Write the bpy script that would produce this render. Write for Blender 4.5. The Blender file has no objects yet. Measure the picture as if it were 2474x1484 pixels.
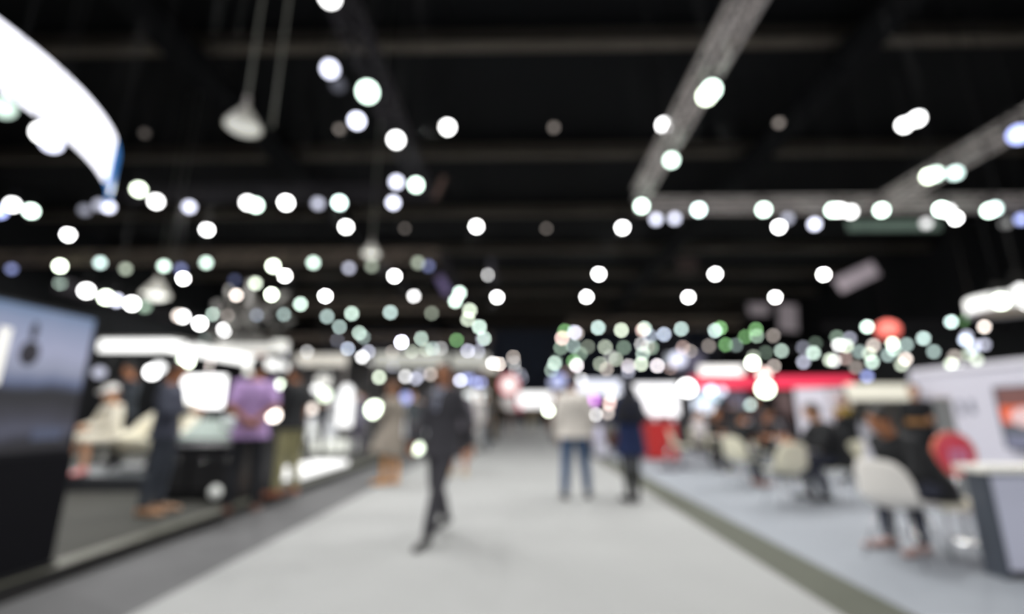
import bpy, bmesh, math, random
from mathutils import Vector, Matrix
random.seed(7)
PI = math.pi
SC = bpy.context.scene
COL = SC.collection

# ------------------------------------------------------------------ camera
H = 1.27
PITCH = math.radians(12.95)
YAW = math.radians(0.95)
cam_d = bpy.data.cameras.new('camera'); cam = bpy.data.objects.new('camera', cam_d); COL.objects.link(cam)
cam_d.lens = 16.0; cam_d.sensor_width = 36.0; cam_d.clip_start = 0.05; cam_d.clip_end = 400
cam.location = (0, 0, H); cam.rotation_euler = (PI/2 + PITCH, 0, YAW)
cam_d.dof.use_dof = True; cam_d.dof.focus_distance = 0.30
cam_d.dof.aperture_fstop = 1.55; cam_d.dof.aperture_blades = 9
SC.camera = cam

# ------------------------------------------------------------------ world, exposure
w = bpy.data.worlds.new('hall_world'); SC.world = w; w.use_nodes = True
w.node_tree.nodes['Background'].inputs[0].default_value = (0.75, 0.87, 1, 1)
w.node_tree.nodes['Background'].inputs[1].default_value = 0.02
SC.view_settings.view_transform = 'Standard'; SC.view_settings.look = 'None'
SC.view_settings.exposure = 0.0; SC.view_settings.gamma = 1; SC.view_settings.use_curve_mapping = False
cy = SC.cycles
cy.use_adaptive_sampling = False
cy.max_bounces = 4; cy.diffuse_bounces = 3; cy.glossy_bounces = 2; cy.transmission_bounces = 3; cy.transparent_max_bounces = 6
cy.sample_clamp_indirect = 2.0
cy.use_light_tree = True
LAMP_W = 350.0
RIG_W = 185.0          # watts of each rig spotlight that lights the booths         # watts of each ceiling floodlight

# ------------------------------------------------------------------ picture to place
FPX = 2474*16/36
def ray(px, py):
    x = (px-1237)/FPX; y = -(py-742)/FPX
    v = (x, math.cos(PITCH)-y*math.sin(PITCH), math.sin(PITCH)+y*math.cos(PITCH))
    c, s = math.cos(YAW), math.sin(YAW)
    return Vector((c*v[0]-s*v[1], s*v[0]+c*v[1], v[2]))
def atz(px, py, z):
    r = ray(px, py); return Vector((0, 0, H)) + r*((z-H)/r.z)
def aty(px, py, y):
    r = ray(px, py); return Vector((0, 0, H)) + r*(y/r.y)
def atx(px, py, x):
    r = ray(px, py); return Vector((0, 0, H)) + r*(x/r.x)
def depth(p):
    return p[1]*math.cos(PITCH) + (p[2]-H)*math.sin(PITCH)

# ------------------------------------------------------------------ materials
def mat(name, col, rough=0.6, metal=0.0, nscale=0, namt=0.12, bump=0.0, emit=0, coat=0):
    m = bpy.data.materials.get(name)
    if m: return m
    m = bpy.data.materials.new(name); m.use_nodes = True
    nt = m.node_tree; b = nt.nodes['Principled BSDF']
    b.inputs['Base Color'].default_value = (*col, 1); b.inputs['Roughness'].default_value = rough
    b.inputs['Metallic'].default_value = metal
    if coat: b.inputs['Coat Weight'].default_value = coat
    if nscale:
        tc = nt.nodes.new('ShaderNodeTexCoord'); nz = nt.nodes.new('ShaderNodeTexNoise')
        nz.inputs['Scale'].default_value = nscale; nz.inputs['Detail'].default_value = 4
        nt.links.new(tc.outputs['Object'], nz.inputs['Vector'])
        mx = nt.nodes.new('ShaderNodeMix'); mx.data_type = 'RGBA'
        mx.inputs[6].default_value = (*[c*(1-namt) for c in col], 1)
        mx.inputs[7].default_value = (*[min(1, c*(1+namt)) for c in col], 1)
        nt.links.new(nz.outputs['Fac'], mx.inputs[0]); nt.links.new(mx.outputs[2], b.inputs['Base Color'])
        if bump:
            bp = nt.nodes.new('ShaderNodeBump'); bp.inputs['Strength'].default_value = bump; bp.inputs['Distance'].default_value = 0.01
            nt.links.new(nz.outputs['Fac'], bp.inputs['Height']); nt.links.new(bp.outputs['Normal'], b.inputs['Normal'])
    if emit:
        b.inputs['Emission Color'].default_value = (*col, 1); b.inputs['Emission Strength'].default_value = emit
    return m
def srgb(r, g, b):
    f = lambda c: (c/255/12.92) if c/255 <= .04045 else ((c/255+.055)/1.055)**2.4
    return (f(r), f(g), f(b))
def cloth(name, rgb, rough=.85): return mat(name, srgb(*rgb), rough, nscale=60, namt=.15, bump=.25)
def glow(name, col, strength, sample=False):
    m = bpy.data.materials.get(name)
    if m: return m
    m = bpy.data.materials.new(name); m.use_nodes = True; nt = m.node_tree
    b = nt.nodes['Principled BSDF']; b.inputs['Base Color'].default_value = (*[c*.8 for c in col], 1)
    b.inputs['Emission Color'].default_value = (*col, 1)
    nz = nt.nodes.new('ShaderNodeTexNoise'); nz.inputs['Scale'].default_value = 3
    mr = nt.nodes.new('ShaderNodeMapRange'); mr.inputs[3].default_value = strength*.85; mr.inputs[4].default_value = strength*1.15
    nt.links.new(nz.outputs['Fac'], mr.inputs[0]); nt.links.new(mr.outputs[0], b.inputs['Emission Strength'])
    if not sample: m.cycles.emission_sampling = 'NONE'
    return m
def lamp_glass():
    m = bpy.data.materials.new('lamp_glass'); m.use_nodes = True; nt = m.node_tree
    for n in list(nt.nodes):
        if n.type != 'OUTPUT_MATERIAL': nt.nodes.remove(n)
    a = nt.nodes.new('ShaderNodeAttribute'); a.attribute_type = 'OBJECT'; a.attribute_name = 'lamp_colour'
    e = nt.nodes.new('ShaderNodeEmission'); nt.links.new(a.outputs['Color'], e.inputs['Color'])
    a2 = nt.nodes.new('ShaderNodeAttribute'); a2.attribute_type = 'OBJECT'; a2.attribute_name = 'lamp_power'
    nt.links.new(a2.outputs['Fac'], e.inputs['Strength'])
    nt.links.new(e.outputs[0], nt.nodes['Material Output'].inputs[0])
    m.cycles.emission_sampling = 'NONE'
    return m
M_GLASS = lamp_glass()
M_BLACKMETAL = mat('black_metal', (.012, .012, .013), .45, .6, nscale=20)
M_ALU = mat('aluminium_tube', (.78, .72, .69), .5, .2, nscale=8)
M_CABLE = mat('steel_cable', (.5, .5, .44), .5, .3, nscale=10)
M_CEIL = mat('black_paint_and_shade', srgb(12, 15, 19), .9, nscale=.5, namt=.3)
M_GIRDER = mat('girder_paint', srgb(112, 104, 94), .7, nscale=.35, namt=.45)
M_WHITE = mat('white_laminate', srgb(232, 230, 238), .4, nscale=6, namt=.03)
M_SHELL = mat('cream_plastic', srgb(236, 232, 208), .4, nscale=6, namt=.04)
M_SHELLW = mat('white_plastic', srgb(240, 236, 230), .35, nscale=6, namt=.04)
M_CHROME = mat('chrome', (.6, .6, .6), .25, 1, nscale=20)
M_SKIN = mat('skin', srgb(196, 146, 112), .55, nscale=14, namt=.08)
M_SKIND = mat('tan_skin', srgb(168, 112, 78), .55, nscale=14, namt=.08)
M_HAIR = mat('black_hair', srgb(24, 20, 18), .5, nscale=80, namt=.4, bump=.5)
M_HAIRB = mat('brown_hair', srgb(110, 70, 40), .5, nscale=80, namt=.4, bump=.5)
M_EYE = mat('eye', (.02, .015, .01), .1, nscale=5)
M_LIP = mat('lips', srgb(150, 80, 70), .5, nscale=20)

# ------------------------------------------------------------------ builders
def link(name, me, m=None, parent=None):
    o = bpy.data.objects.new(name, me); COL.objects.link(o)
    if m is not None and me is not None and not me.materials: me.materials.append(m)
    if parent is not None: o.parent = parent
    return o
def tag(o, label, cat, group=None, kind=None):
    o['label'] = label; o['category'] = cat
    if group: o['group'] = group
    if kind: o['kind'] = kind
    return o
def empty(name, loc, label=None, cat=None, group=None, rz=0.0):
    o = bpy.data.objects.new(name, None); COL.objects.link(o)
    o.location = loc; o.rotation_euler = (0, 0, rz); o.empty_display_size = .1
    if label: tag(o, label, cat, group)
    return o
def bm2me(bm, name='m', smooth=False):
    bmesh.ops.recalc_face_normals(bm, faces=bm.faces)
    me = bpy.data.meshes.new(name); bm.to_mesh(me); bm.free()
    if smooth:
        for p in me.polygons: p.use_smooth = True
    return me
def add_box(bm, lo, hi, bev=0.0):
    g = bmesh.ops.create_cube(bm, size=1.0)
    s = [max(1e-4, hi[i]-lo[i]) for i in range(3)]
    bmesh.ops.scale(bm, vec=s, verts=g['verts'])
    bmesh.ops.translate(bm, vec=[(hi[i]+lo[i])/2 for i in range(3)], verts=g['verts'])
    if bev > 0:
        ed = set()
        for v in g['verts']: ed.update(v.link_edges)
        bmesh.ops.bevel(bm, geom=list(ed), offset=min(bev, min(s)*.4), segments=2, affect='EDGES', profile=.6)
def box(name, lo, hi, m, parent=None, bev=0.006):
    bm = bmesh.new(); add_box(bm, lo, hi, bev); return link(name, bm2me(bm), m, parent)
def boxes(name, L, m, parent=None, bev=0.0):
    bm = bmesh.new()
    for lo, hi in L: add_box(bm, lo, hi, bev)
    return link(name, bm2me(bm), m, parent)
def frame_of(d):
    d = d.normalized(); a = Vector((0, 0, 1)) if abs(d.z) < .95 else Vector((1, 0, 0))
    u = d.cross(a).normalized(); return u, d.cross(u).normalized()
def add_tube(bm, pts, rads, seg=10, caps=True):
    pts = [Vector(p) for p in pts]
    if not hasattr(rads, '__len__'): rads = [rads]*len(pts)
    rings = []
    u = v = None
    for i, p in enumerate(pts):
        d = (pts[min(i+1, len(pts)-1)] - pts[max(i-1, 0)])
        if u is None: u, v = frame_of(d)
        else:
            dn = d.normalized(); u = (u - dn*u.dot(dn)).normalized(); v = dn.cross(u)
        rings.append([bm.verts.new(p + (u*math.cos(2*PI*k/seg) + v*math.sin(2*PI*k/seg))*rads[i]) for k in range(seg)])
    for a, b in zip(rings, rings[1:]):
        for k in range(seg): bm.faces.new((a[k], a[(k+1) % seg], b[(k+1) % seg], b[k]))
    if caps: bm.faces.new(rings[0][::-1]); bm.faces.new(rings[-1])
def tube(name, pts, rads, m, parent=None, seg=10):
    bm = bmesh.new(); add_tube(bm, pts, rads, seg); return link(name, bm2me(bm, smooth=True), m, parent)
def add_lathe(bm, prof, seg=20, c=(0, 0, 0)):
    rings = []
    for r, z in prof:
        if r < 1e-5: rings.append([bm.verts.new((c[0], c[1], c[2]+z))])
        else: rings.append([bm.verts.new((c[0]+r*math.cos(2*PI*k/seg), c[1]+r*math.sin(2*PI*k/seg), c[2]+z)) for k in range(seg)])
    for a, b in zip(rings, rings[1:]):
        for k in range(seg):
            A = [a[0]] if len(a) == 1 else [a[k], a[(k+1) % seg]]
            B = [b[0]] if len(b) == 1 else [b[(k+1) % seg], b[k]]
            if len(A)+len(B) > 2: bm.faces.new(A+B)
def lathe(name, prof, m, parent=None, seg=20, c=(0, 0, 0)):
    bm = bmesh.new(); add_lathe(bm, prof, seg, c); return link(name, bm2me(bm, smooth=True), m, parent)
def quadslab(name, P, t, m, parent=None):
    """slab through 4 corner points (counter-clockwise) with thickness t behind its face"""
    P = [Vector(p) for p in P]; n = (P[1]-P[0]).cross(P[3]-P[0]).normalized()
    bm = bmesh.new(); a = [bm.verts.new(p) for p in P]; b = [bm.verts.new(p - n*t) for p in P]
    bm.faces.new(a); bm.faces.new(b[::-1])
    for k in range(4): bm.faces.new((a[k], b[k], b[(k+1) % 4], a[(k+1) % 4]))
    return link(name, bm2me(bm), m, parent)

# ------------------------------------------------------------------ the setting
def struct(o): o['kind'] = 'structure'; return o
XL, XR, YB, YF, ZC = -34.0, 34.0, -12.0, 78.0, 15.2
M_AISLE = mat('aisle_carpet', srgb(154, 155, 154), .95, nscale=1.2, namt=.06, bump=.1)
M_BOOTHC = mat('booth_carpet', srgb(140, 145, 152), .8, nscale=1.5, namt=.06, bump=.1)
M_STRIPL = mat('grey_edge_band', srgb(94, 94, 95), .95, nscale=2, namt=.06)  # grey band between aisle and platform, darker than the aisle
M_STRIPR = mat('olive_edge_carpet', srgb(85, 87, 77), .95, nscale=2, namt=.06)
M_PLAT = mat('dark_platform_carpet', srgb(54, 54, 49), .9, nscale=1.5, namt=.12)
M_CONC = mat('dark_concrete', srgb(120, 120, 118), .9, nscale=1, namt=.1)
M_WALL = mat('far_wall_paint', srgb(120, 130, 158), .9, nscale=.2, namt=.2)
struct(box('floor', (XL, YB, -.3), (XR, YF, -.012), M_CONC, bev=0))
struct(box('floor_aisle_carpet', (-2.5, YB+.5, -.012), (2.06, 60, 0), M_AISLE, bev=0))
struct(box('floor_left_edge_band', (-3.62, YB+.5, -.012), (-2.5, 60, .0), M_STRIPL, bev=0))
struct(box('floor_right_edge_carpet', (2.06, YB+.5, -.012), (2.52, 60, .0), M_STRIPR, bev=0))
struct(box('floor_booth_carpet', (2.52, YB+.5, -.012), (14, 19, .004), M_BOOTHC, bev=0))
struct(box('ceiling', (XL, YB, ZC), (XR, YF, ZC+.3), M_CEIL, bev=0))
struct(box('wall_far', (XL, YF, -.3), (XR, YF+.3, ZC+.3), M_WALL, bev=0))
struct(box('wall_left', (XL-.3, YB, -.3), (XL, YF, ZC+.3), M_CEIL, bev=0))
struct(box('wall_right', (XR, YB, -.3), (XR+.3, YF, ZC+.3), M_CEIL, bev=0))
struct(box('wall_near', (XL, YB-.3, -.3), (XR, YB, ZC+.3), M_CEIL, bev=0))

# roof girders across the hall, one object each
ords = ['first', 'second', 'third', 'fourth', 'fifth', 'sixth', 'seventh', 'eighth', 'ninth', 'tenth', 'eleventh', 'twelfth',
        'thirteenth', 'fourteenth', 'fifteenth', 'sixteenth', 'seventeenth', 'eighteenth', 'nineteenth', 'twentieth']
def ordn(i):
    if i < 20: return ords[i]
    tens = {2: 'twenty', 3: 'thirty', 4: 'forty', 5: 'fifty', 6: 'sixty'}
    n = i+1
    if n % 10 == 0: return {3: 'thirtieth', 4: 'fortieth', 5: 'fiftieth', 6: 'sixtieth'}[n//10]
    return tens[n//10] + '-' + ords[n % 10 - 1]
gy = [aty(1237, p, 1) for p in ()]
GY = [14.0, 21.3, 28.6, 35.9, 43.2, 50.5, 57.8, 65.1, 72.4]
for i, y in enumerate(GY):
    e = empty('roof_girder', (0, y, 14.2), 'pale brown steel roof girder under the black ceiling, %s girder from the camera' % ordn(i), 'roof girder', 'girders across the roof')
    box('lower_flange', (XL+.2, -.24, 0), (XR-.2, .24, .06), M_GIRDER, e)
    box('web', (XL+.2, -.03, .06), (XR-.2, .03, .74), M_GIRDER, e)
    box('upper_flange', (XL+.2, -.24, .74), (XR-.2, .24, .8), M_CEIL, e)  # shade put into the upper flange's colour, so the girder reads as one line
for sgn, nm in ((-1, 'left'), (1, 'right')):
    e = empty('air_duct', (sgn*11.6, 0, 13.4), 'long black round air duct under the roof girders, on the %s side' % nm, 'air duct', 'air ducts')
    tube('duct_pipe', [(0, YB+.5, 0), (0, YF-.5, 0)], .55, M_CEIL, e, 16)
    for k in range(8): tube('joint_ring', [(0, 5+k*9, 0), (0, 5.12+k*9, 0)], .6, M_CEIL, e, 16)

# ------------------------------------------------------------------ lighting trusses
def truss(a, b, label, group='lighting trusses', wdt=.30, name='lighting_truss', m=M_ALU):
    a, b = Vector(a), Vector(b); L = (b-a).length
    e = empty(name, a, label, 'truss', group); d = (b-a).normalized()
    u = d.cross(Vector((0, 0, 1))).normalized(); h = wdt/2
    C = [u*h + Vector((0, 0, h)), -u*h + Vector((0, 0, h)), -u*h - Vector((0, 0, h)), u*h - Vector((0, 0, h))]
    for c in C: tube('chord', [c, c + d*L], .03, m, e, 8)
    bm = bmesh.new(); n = max(2, int(L/.5))
    for i in range(n):
        p, q = d*(L*i/n), d*(L*(i+1)/n)
        for k in range(4):
            c1, c2 = C[k], C[(k+1) % 4]
            if i % 2: c1, c2 = c2, c1
            add_tube(bm, [p+c1, q+c2], .018, 5, False)
        for k in range(4): add_tube(bm, [p+C[k], p+C[(k+1) % 4]], .016, 4, False)
    o = link('bracing', bm2me(bm), m, e); o['kind'] = 'stuff'
    k = 0.0; j = max(2, int(L/7)+1)
    for i in range(j):
        s = L*(i+.5)/j; tube('hanger_cable', [d*s + Vector((0, 0, h)), d*s + Vector((0, 0, ZC-.02-a.z))], .012, M_BLACKMETAL, e, 5)
    return e
ZT = 6.5
P = atz
def tr(p1, p2, z, label, axis=None, **k):
    a, b = P(*p1, z), P(*p2, z)
    if axis == 'x': m_ = (a.y+b.y)/2; a.y = b.y = m_
    if axis == 'y': m_ = (a.x+b.x)/2; a.x = b.x = m_
    return truss(a, b, label, **k)
RZ = 6.5
tr((1870, -120), (1545, 470), RZ, 'bare silver truss running down the hall, the steep diagonal at top right', 'y')
tr((1545, 493), (2560, 493), RZ, 'silver truss across the hall carrying the row of green-white spotlights at right', 'x')
tr((2150, 480), (2540, 255), RZ, 'silver truss running down the hall at the far right edge', 'y')
M_DKT = mat('dark_truss_tube', srgb(52, 48, 54), .6, .3, nscale=5)
tr((795, -10), (1035, 450), RZ, 'dark thin truss running down the hall above the pale spotlights, left of centre', 'y', m=M_DKT)
tr((300, 468), (1050, 468), RZ, 'dark purple-grey truss across the left side with the upper row of spotlights', 'x', m=M_DKT, wdt=.26)
M_BRT = mat('warm_truss_tube', srgb(150, 135, 122), .6, .2, nscale=5)
tr((-90, 622), (1062, 622), RZ, 'brownish truss across the left half carrying pale green spotlights', 'x', m=M_BRT, wdt=.36)
tr((1068, 630), (1215, 915), RZ, 'dim truss running to the far end, left of the dark gap over the aisle', 'y', m=M_DKT)
tr((540, 741), (1130, 741), RZ, 'distant brown truss across the left side, behind the pale green spotlights', 'x', m=M_BRT, wdt=.5)
tr((560, 818), (1190, 818), RZ, 'farthest brown truss across the left side', 'x', m=M_BRT, wdt=.5)
tr((1375, 782), (1790, 782), RZ, 'distant brown truss across the right side of the aisle gap', 'x', m=M_BRT, wdt=.5)
tr((1377, 800), (1313, 915), RZ, 'far truss running to the end, right of the dark gap over the aisle', 'y', m=M_DKT)
tr((1560, 845), (2080, 845), RZ, 'farthest truss across the right side over the red booth', 'x', m=M_DKT, wdt=.4)
tr((1990, 788), (2440, 788), RZ, 'dark truss behind the clustered lights at far right', 'x', m=M_DKT, wdt=.3)
tr((165, 690), (590, 815), 4.6, 'low dark truss with six bright white spotlights above the left booth', 'y', m=M_DKT, wdt=.26)

# ------------------------------------------------------------------ lamps
def me_of(prof, seg=16):
    bm = bmesh.new(); add_lathe(bm, prof, seg); return bm2me(bm, smooth=True)
def sph(r, n=8, a0=-90, a1=90, zs=1.0, dz=0):
    return [(max(0, r*math.cos(math.radians(a0+(a1-a0)*i/n))) if 0 < i < n or abs(a0+(a1-a0)*i/n) < 89.9 else 0, dz+zs*r*math.sin(math.radians(a0+(a1-a0)*i/n))) for i in range(n+1)]
ME = {}
ME['bay_dome'] = me_of(sph(1, 8, -90, 30))
ME['bay_hood'] = me_of([(0, 1.5), (.3, 1.5), (.35, 1.2), (.62, .95), (.95, .52), (.93, .5), (.5, .9), (0, 1.0)])
ME['bay_gear'] = me_of([(0, 2.3), (.32, 2.3), (.34, 1.5), (0, 1.5)], 12)
bm = bmesh.new(); add_tube(bm, [(0, 0, 0), (0, 0, 1)], 1, 6); ME['rod'] = bm2me(bm)
ME['can_lens'] = me_of(sph(1, 8, -90, 20, .7))
ME['can_body'] = me_of([(0, 2.2), (.5, 2.15), (.8, 1.8), (1.06, 1.0), (1.1, .25), (1.02, .25), (.98, 1.0), (0, 1.2)])
bm = bmesh.new()
add_box(bm, (-1.3, -.12, .6), (-1.18, .12, 3.1)); add_box(bm, (1.18, -.12, .6), (1.3, .12, 3.1)); add_box(bm, (-1.3, -.12, 3.0), (1.3, .12, 3.12)); add_box(bm, (-.3, -.2, 3.1), (.3, .2, 3.6))
ME['yoke'] = bm2me(bm)
for k, mm in (('bay_dome', M_GLASS), ('bay_hood', M_BLACKMETAL), ('bay_gear', M_BLACKMETAL), ('rod', M_BLACKMETAL), ('can_lens', M_GLASS), ('can_body', M_BLACKMETAL), ('yoke', M_BLACKMETAL)):
    ME[k].materials.append(mm)
COLS = {'W': ((1, 1, 1), 'white'), 'G': ((.78, 1, .87), 'green-white'), 'g': ((.62, .85, .66), 'dim green'), 'V': ((.80, .82, 1), 'lavender'),
        'T': ((1, .88, .80), 'warm'), 'C': ((.75, .97, .92), 'mint'), 'P': ((1, .72, .66), 'pink'), 'D': ((.35, .75, .30), 'green'),
        'B': ((.45, .52, 1), 'blue'), 'R': ((1, .93, .97), 'pale pink'), 'M': ((.85, .3, 1), 'magenta'), 'L': ((.88, 1, .80), 'lime-white'), 'S': ((.72, .82, 1), 'sky-blue')}
COCPX = 36.0
def power(p, r, L):
    s = 2*r*FPX/depth(p); return max(.01, L*(1+(COCPX/s)**2)) if L < .5 else max(1.0, L*(1+(COCPX/s)**2))
def sub(nm, me, par, s, z=0.0):
    o = link(nm, ME[me], None, par); o.scale = (s, s, s) if not hasattr(s, '__len__') else s; o.location = (0, 0, z); return o
def level(L): return 'dazzling' if L >= 2.5 else 'bright' if L >= .9 else 'soft' if L >= .3 else 'faint'
def bay(p, L, ck, label, group, r=.2, light=True):
    e = empty('ceiling_floodlight', p, label, 'ceiling lamp', group)
    d = sub('glass_dome', 'bay_dome', e, r); d['lamp_colour'] = COLS[ck][0]; d['lamp_power'] = power(p, r, L)
    sub('reflector_hood', 'bay_hood', e, r); sub('control_gear', 'bay_gear', e, r)
    sub('hanging_rod', 'rod', e, (.015, .015, max(.1, ZC-p.z-2.3*r)), 2.3*r)
    if L >= 1: flood((p.x, p.y, p.z-r-.06), LAMP_W*(4.5 if p.y > 38 else 2.4 if p.y > 32 else 1.3 if p.y > 24 else .8), rad=.06)
    return e
def flood(p, wtt, ang=150, rad=.25, col=(1, .99, .975)):
    d = bpy.data.lights.new('lamp_and_fill_beam', 'SPOT'); d.energy = wtt; d.spot_size = math.radians(ang); d.spot_blend = .6
    d.shadow_soft_size = rad; d.color = col
    o = bpy.data.objects.new('lamp_and_fill_beam', d); COL.objects.link(o); o.location = p; return o
def can(p, L, ck, label, group, r=.10, aim=True, yoke=True):
    e = empty('spotlight', p, label, 'spotlight', group)
    d = sub('lens', 'can_lens', e, r); d['lamp_colour'] = COLS[ck][0]; d['lamp_power'] = power(p, r, L)
    b = sub('housing', 'can_body', e, r)
    # the can faces down and towards the aisle near the camera
    t = Vector((0, 0, H)) - p; t.z -= 1.5
    q = Vector((0, 0, -1)).rotation_difference(t.normalized()).to_euler()
    d.rotation_euler = q; b.rotation_euler = q
    if yoke: sub('yoke', 'yoke', e, r)
    if L >= 2.5 and p.y < 17 and p.z > 3.5: flood((p.x, p.y, p.z-r-.05), RIG_W, 165, .05)
    sub('hanging_wire', 'rod', e, (.005, .005, ZC-p.z-3.5*r), 3.5*r)
    return e
def rowlamps(L, where, group, fn, place):
    L = sorted(L, key=lambda t: t[0])
    for i, t in enumerate(L):
        px, py, lv = t[0], t[1], t[2]; ck = t[3] if len(t) > 3 else 'W'; r = t[4] if len(t) > 4 else None
        p = place(px, py)
        kw = {'r': r} if r else {}
        nm = COLS[ck][1]
        if nm.startswith('dim '): nm = nm[4:]
        fn(p, lv, ck, '%s %s %s, %s from the left %s' % (level(lv), nm, 'floodlight' if fn is bay else 'spotlight', ordn(i), where), group, **kw)

HB = 12.6
rows = [('in the nearest row under the roof', [(1081, 307, 4), (1605, 302, 4), (2186, 301, 4), (2216, 286, 4), (820, 312, .1, 'T', .12), (1338, 308, .09, 'T', .12), (1882, 297, .1, 'T', .12), (350, 322, .03, 'T', .12)]),
        ('in the second roof row', [(165, 567, 4), (500, 555, 4), (836, 548, 4), (1151, 547, 4), (1504, 550, 4), (1882, 548, 4), (2308, 527, 4), (978, 552, .05, 'T', .12), (1320, 552, .07, 'T', .12)]),
        ('in the third roof row', [(443, 673, 4), (688, 666, 4), (953, 667, 4), (1182, 664, 1.3), (1447, 662, 4), (1728, 662, 4), (1990, 663, 4), (2245, 662, 4)]),
        ('in the fourth roof row', [(571, 713, 1.1, 'T'), (786, 715, 4), (1000, 715, 1.2), (1201, 718, 3), (1417, 717, 3), (1663, 718, 3), (1873, 718, 3), (2089, 715, 3), (2352, 718, .35, 'V')])]
for where, L in rows:
    rowlamps(L, where, 'floodlights under the roof', bay, lambda x, y: P(x, y, HB))
rowlamps([(888, 222, 4, 'G', .13), (797, 167, 2, 'V'), (862, 292, 2.5, 'V'), (957, 338, 4), (958, 440, 1.5, 'V'), (1005, 447, 3, 'G'), (950, 490, 1.6, 'V'), (797, -8, 4), (817, 205, .06, 'V')],
         'along the thin dark truss left of centre', 'spotlights of the upper left rig', can, lambda x, y: P(x, y, 6.0))
rowlamps([(0, 512, 1.2, 'B'), (30, 495, 3), (75, 510, 3, 'G'), (205, 508, .15, 'V'), (240, 495, .3, 'V'), (262, 500, 1.2, 'V'), (335, 458, 3, 'L'), (377, 487, 3), (457, 500, 1.1, 'V'),
          (598, 490, 3), (618, 496, 3, 'G'), (691, 490, 5), (768, 492, .45, 'V'), (820, 490, 3, 'C')], 'on the upper left truss', 'spotlights of the upper left rig', can, lambda x, y: P(x, y, 6.1))
rowlamps([(8, 260, 1, 'G'), (105, 322, 4), (125, 345, 2, 'V')], 'beside the curved glowing banner', 'spotlights by the glowing banner', can, lambda x, y: P(x, y, 4.5))
rowlamps([(28, 650, .2, 'B'), (145, 643, 3, 'L'), (147, 683, .9, 'G'), (242, 635, .75, 'C'), (303, 650, .28, 'L'), (396, 643, .95, 'G'), (437, 650, .2, 'B'), (498, 635, .9, 'G'), (660, 643, 3, 'L'), (757, 635, 1, 'G'),
          (843, 648, .38, 'V'), (898, 643, .22, 'L'), (1010, 635, .28, 'L'), (1035, 643, .18, 'B'), (567, 677, .06, 'B'), (617, 685, .8, 'L'), (656, 712, 3, 'L'), (726, 735, .95, 'G')],
         'along the brownish truss', 'spotlights of the brownish truss', can, lambda x, y: P(x, y, 6.1))
rowlamps([(209, 703, 4), (256, 719, 4, 'L'), (281, 726, 1.3, 'V'), (319, 734, 4), (350, 741, .3, 'g'), (432, 763, .9, 'T'), (441, 765, 3), (483, 782, 4), (541, 798, 4), (579, 826, 5), (585, 815, .35, 'D'), (137, 757, .9, 'C')],
         'on the low truss over the left booth', 'spotlights of the low left truss', can, lambda x, y: P(x, y, 4.2))
rowlamps([(515, 760, .6, 'G'), (550, 763, .14, 'T'), (598, 760, .1, 'V'), (620, 762, .17, 'S'), (686, 760, .36, 'C'), (790, 765, .45, 'C'), (850, 758, .85, 'G'), (943, 755, .65, 'C'), (1043, 757, .2, 'L')],
         'on the distant brown truss at left', 'spotlights of the distant left truss', can, lambda x, y: P(x, y, 6.1))
rowlamps([(495, 820, .05, 'C'), (615, 822, .2, 'g'), (673, 820, .14, 'D'), (820, 790, .4, 'C'), (868, 805, .55, 'G'), (878, 815, .25, 'C'), (815, 823, .08, 'V'), (840, 843, .55, 'S'), (970, 827, 2.5, 'V'),
          (1018, 818, .65, 'G'), (1103, 822, .35, 'D')], 'on the farthest left truss', 'spotlights of the farthest left truss', can, lambda x, y: aty(x, y, 29))
rowlamps([(545, 848, .5, 'T'), (688, 853, .35, 'V'), (742, 850, .25), (849, 872, .9), (875, 863, 1), (890, 850, .4, 'V'), (890, 876, .4), (948, 852, .28, 'T'), (995, 850, .3, 'L'), (1035, 860, .9, 'G'), (1040, 868, .8, 'L'), (1058, 868, .5),
          (1130, 848, .55, 'V'), (1155, 850, .3, 'V'), (1045, 843, .35, 'C'), (1065, 842, .25), (950, 885, .35, 'V'), (1030, 845, .3, 'L')],
         'over the far booths left of the aisle', 'spotlights over the far left booths', can, lambda x, y: aty(x, y, 27))
rowlamps([(846, 920, 3), (872, 918, .32, 'T'), (880, 902, .3), (916, 912, .75, 'L'), (980, 910, .65), (1005, 915, .4, 'V'), (1015, 905, .2, 'V'), (1040, 905, .35, 'T'), (1112, 920, .95, 'V'), (1125, 915, .3, 'B'), (1137, 915, .2, 'B'), (1150, 925, .3, 'B'), (1163, 925, .3, 'B')],
         'at head height along the far left booths', 'low spotlights of the far left booths', can, lambda x, y: aty(x, y, 22))
rowlamps([(1110, 708, 1.2, 'G'), (1100, 728, 1.2, 'G'), (1135, 750, .85, 'L'), (1130, 772, .7, 'L'), (1158, 790, .9, 'G'), (1170, 818, .6, 'G'), (1165, 820, .25, 'V')],
         'on the truss left of the aisle gap', 'spotlights left of the aisle gap', can, lambda x, y: P(x, y, 6.1))
rowlamps([(1190, 878, .9), (1205, 880, .8, 'T'), (1240, 863, .3, 'T'), (1242, 877, .2), (1245, 895, .16), (1258, 905, .1, 'V'), (1262, 915, .08, 'V')],
         'at the far end left of the aisle gap', 'far end spotlights left of the gap', can, lambda x, y: aty(x, y, 40))
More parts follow.
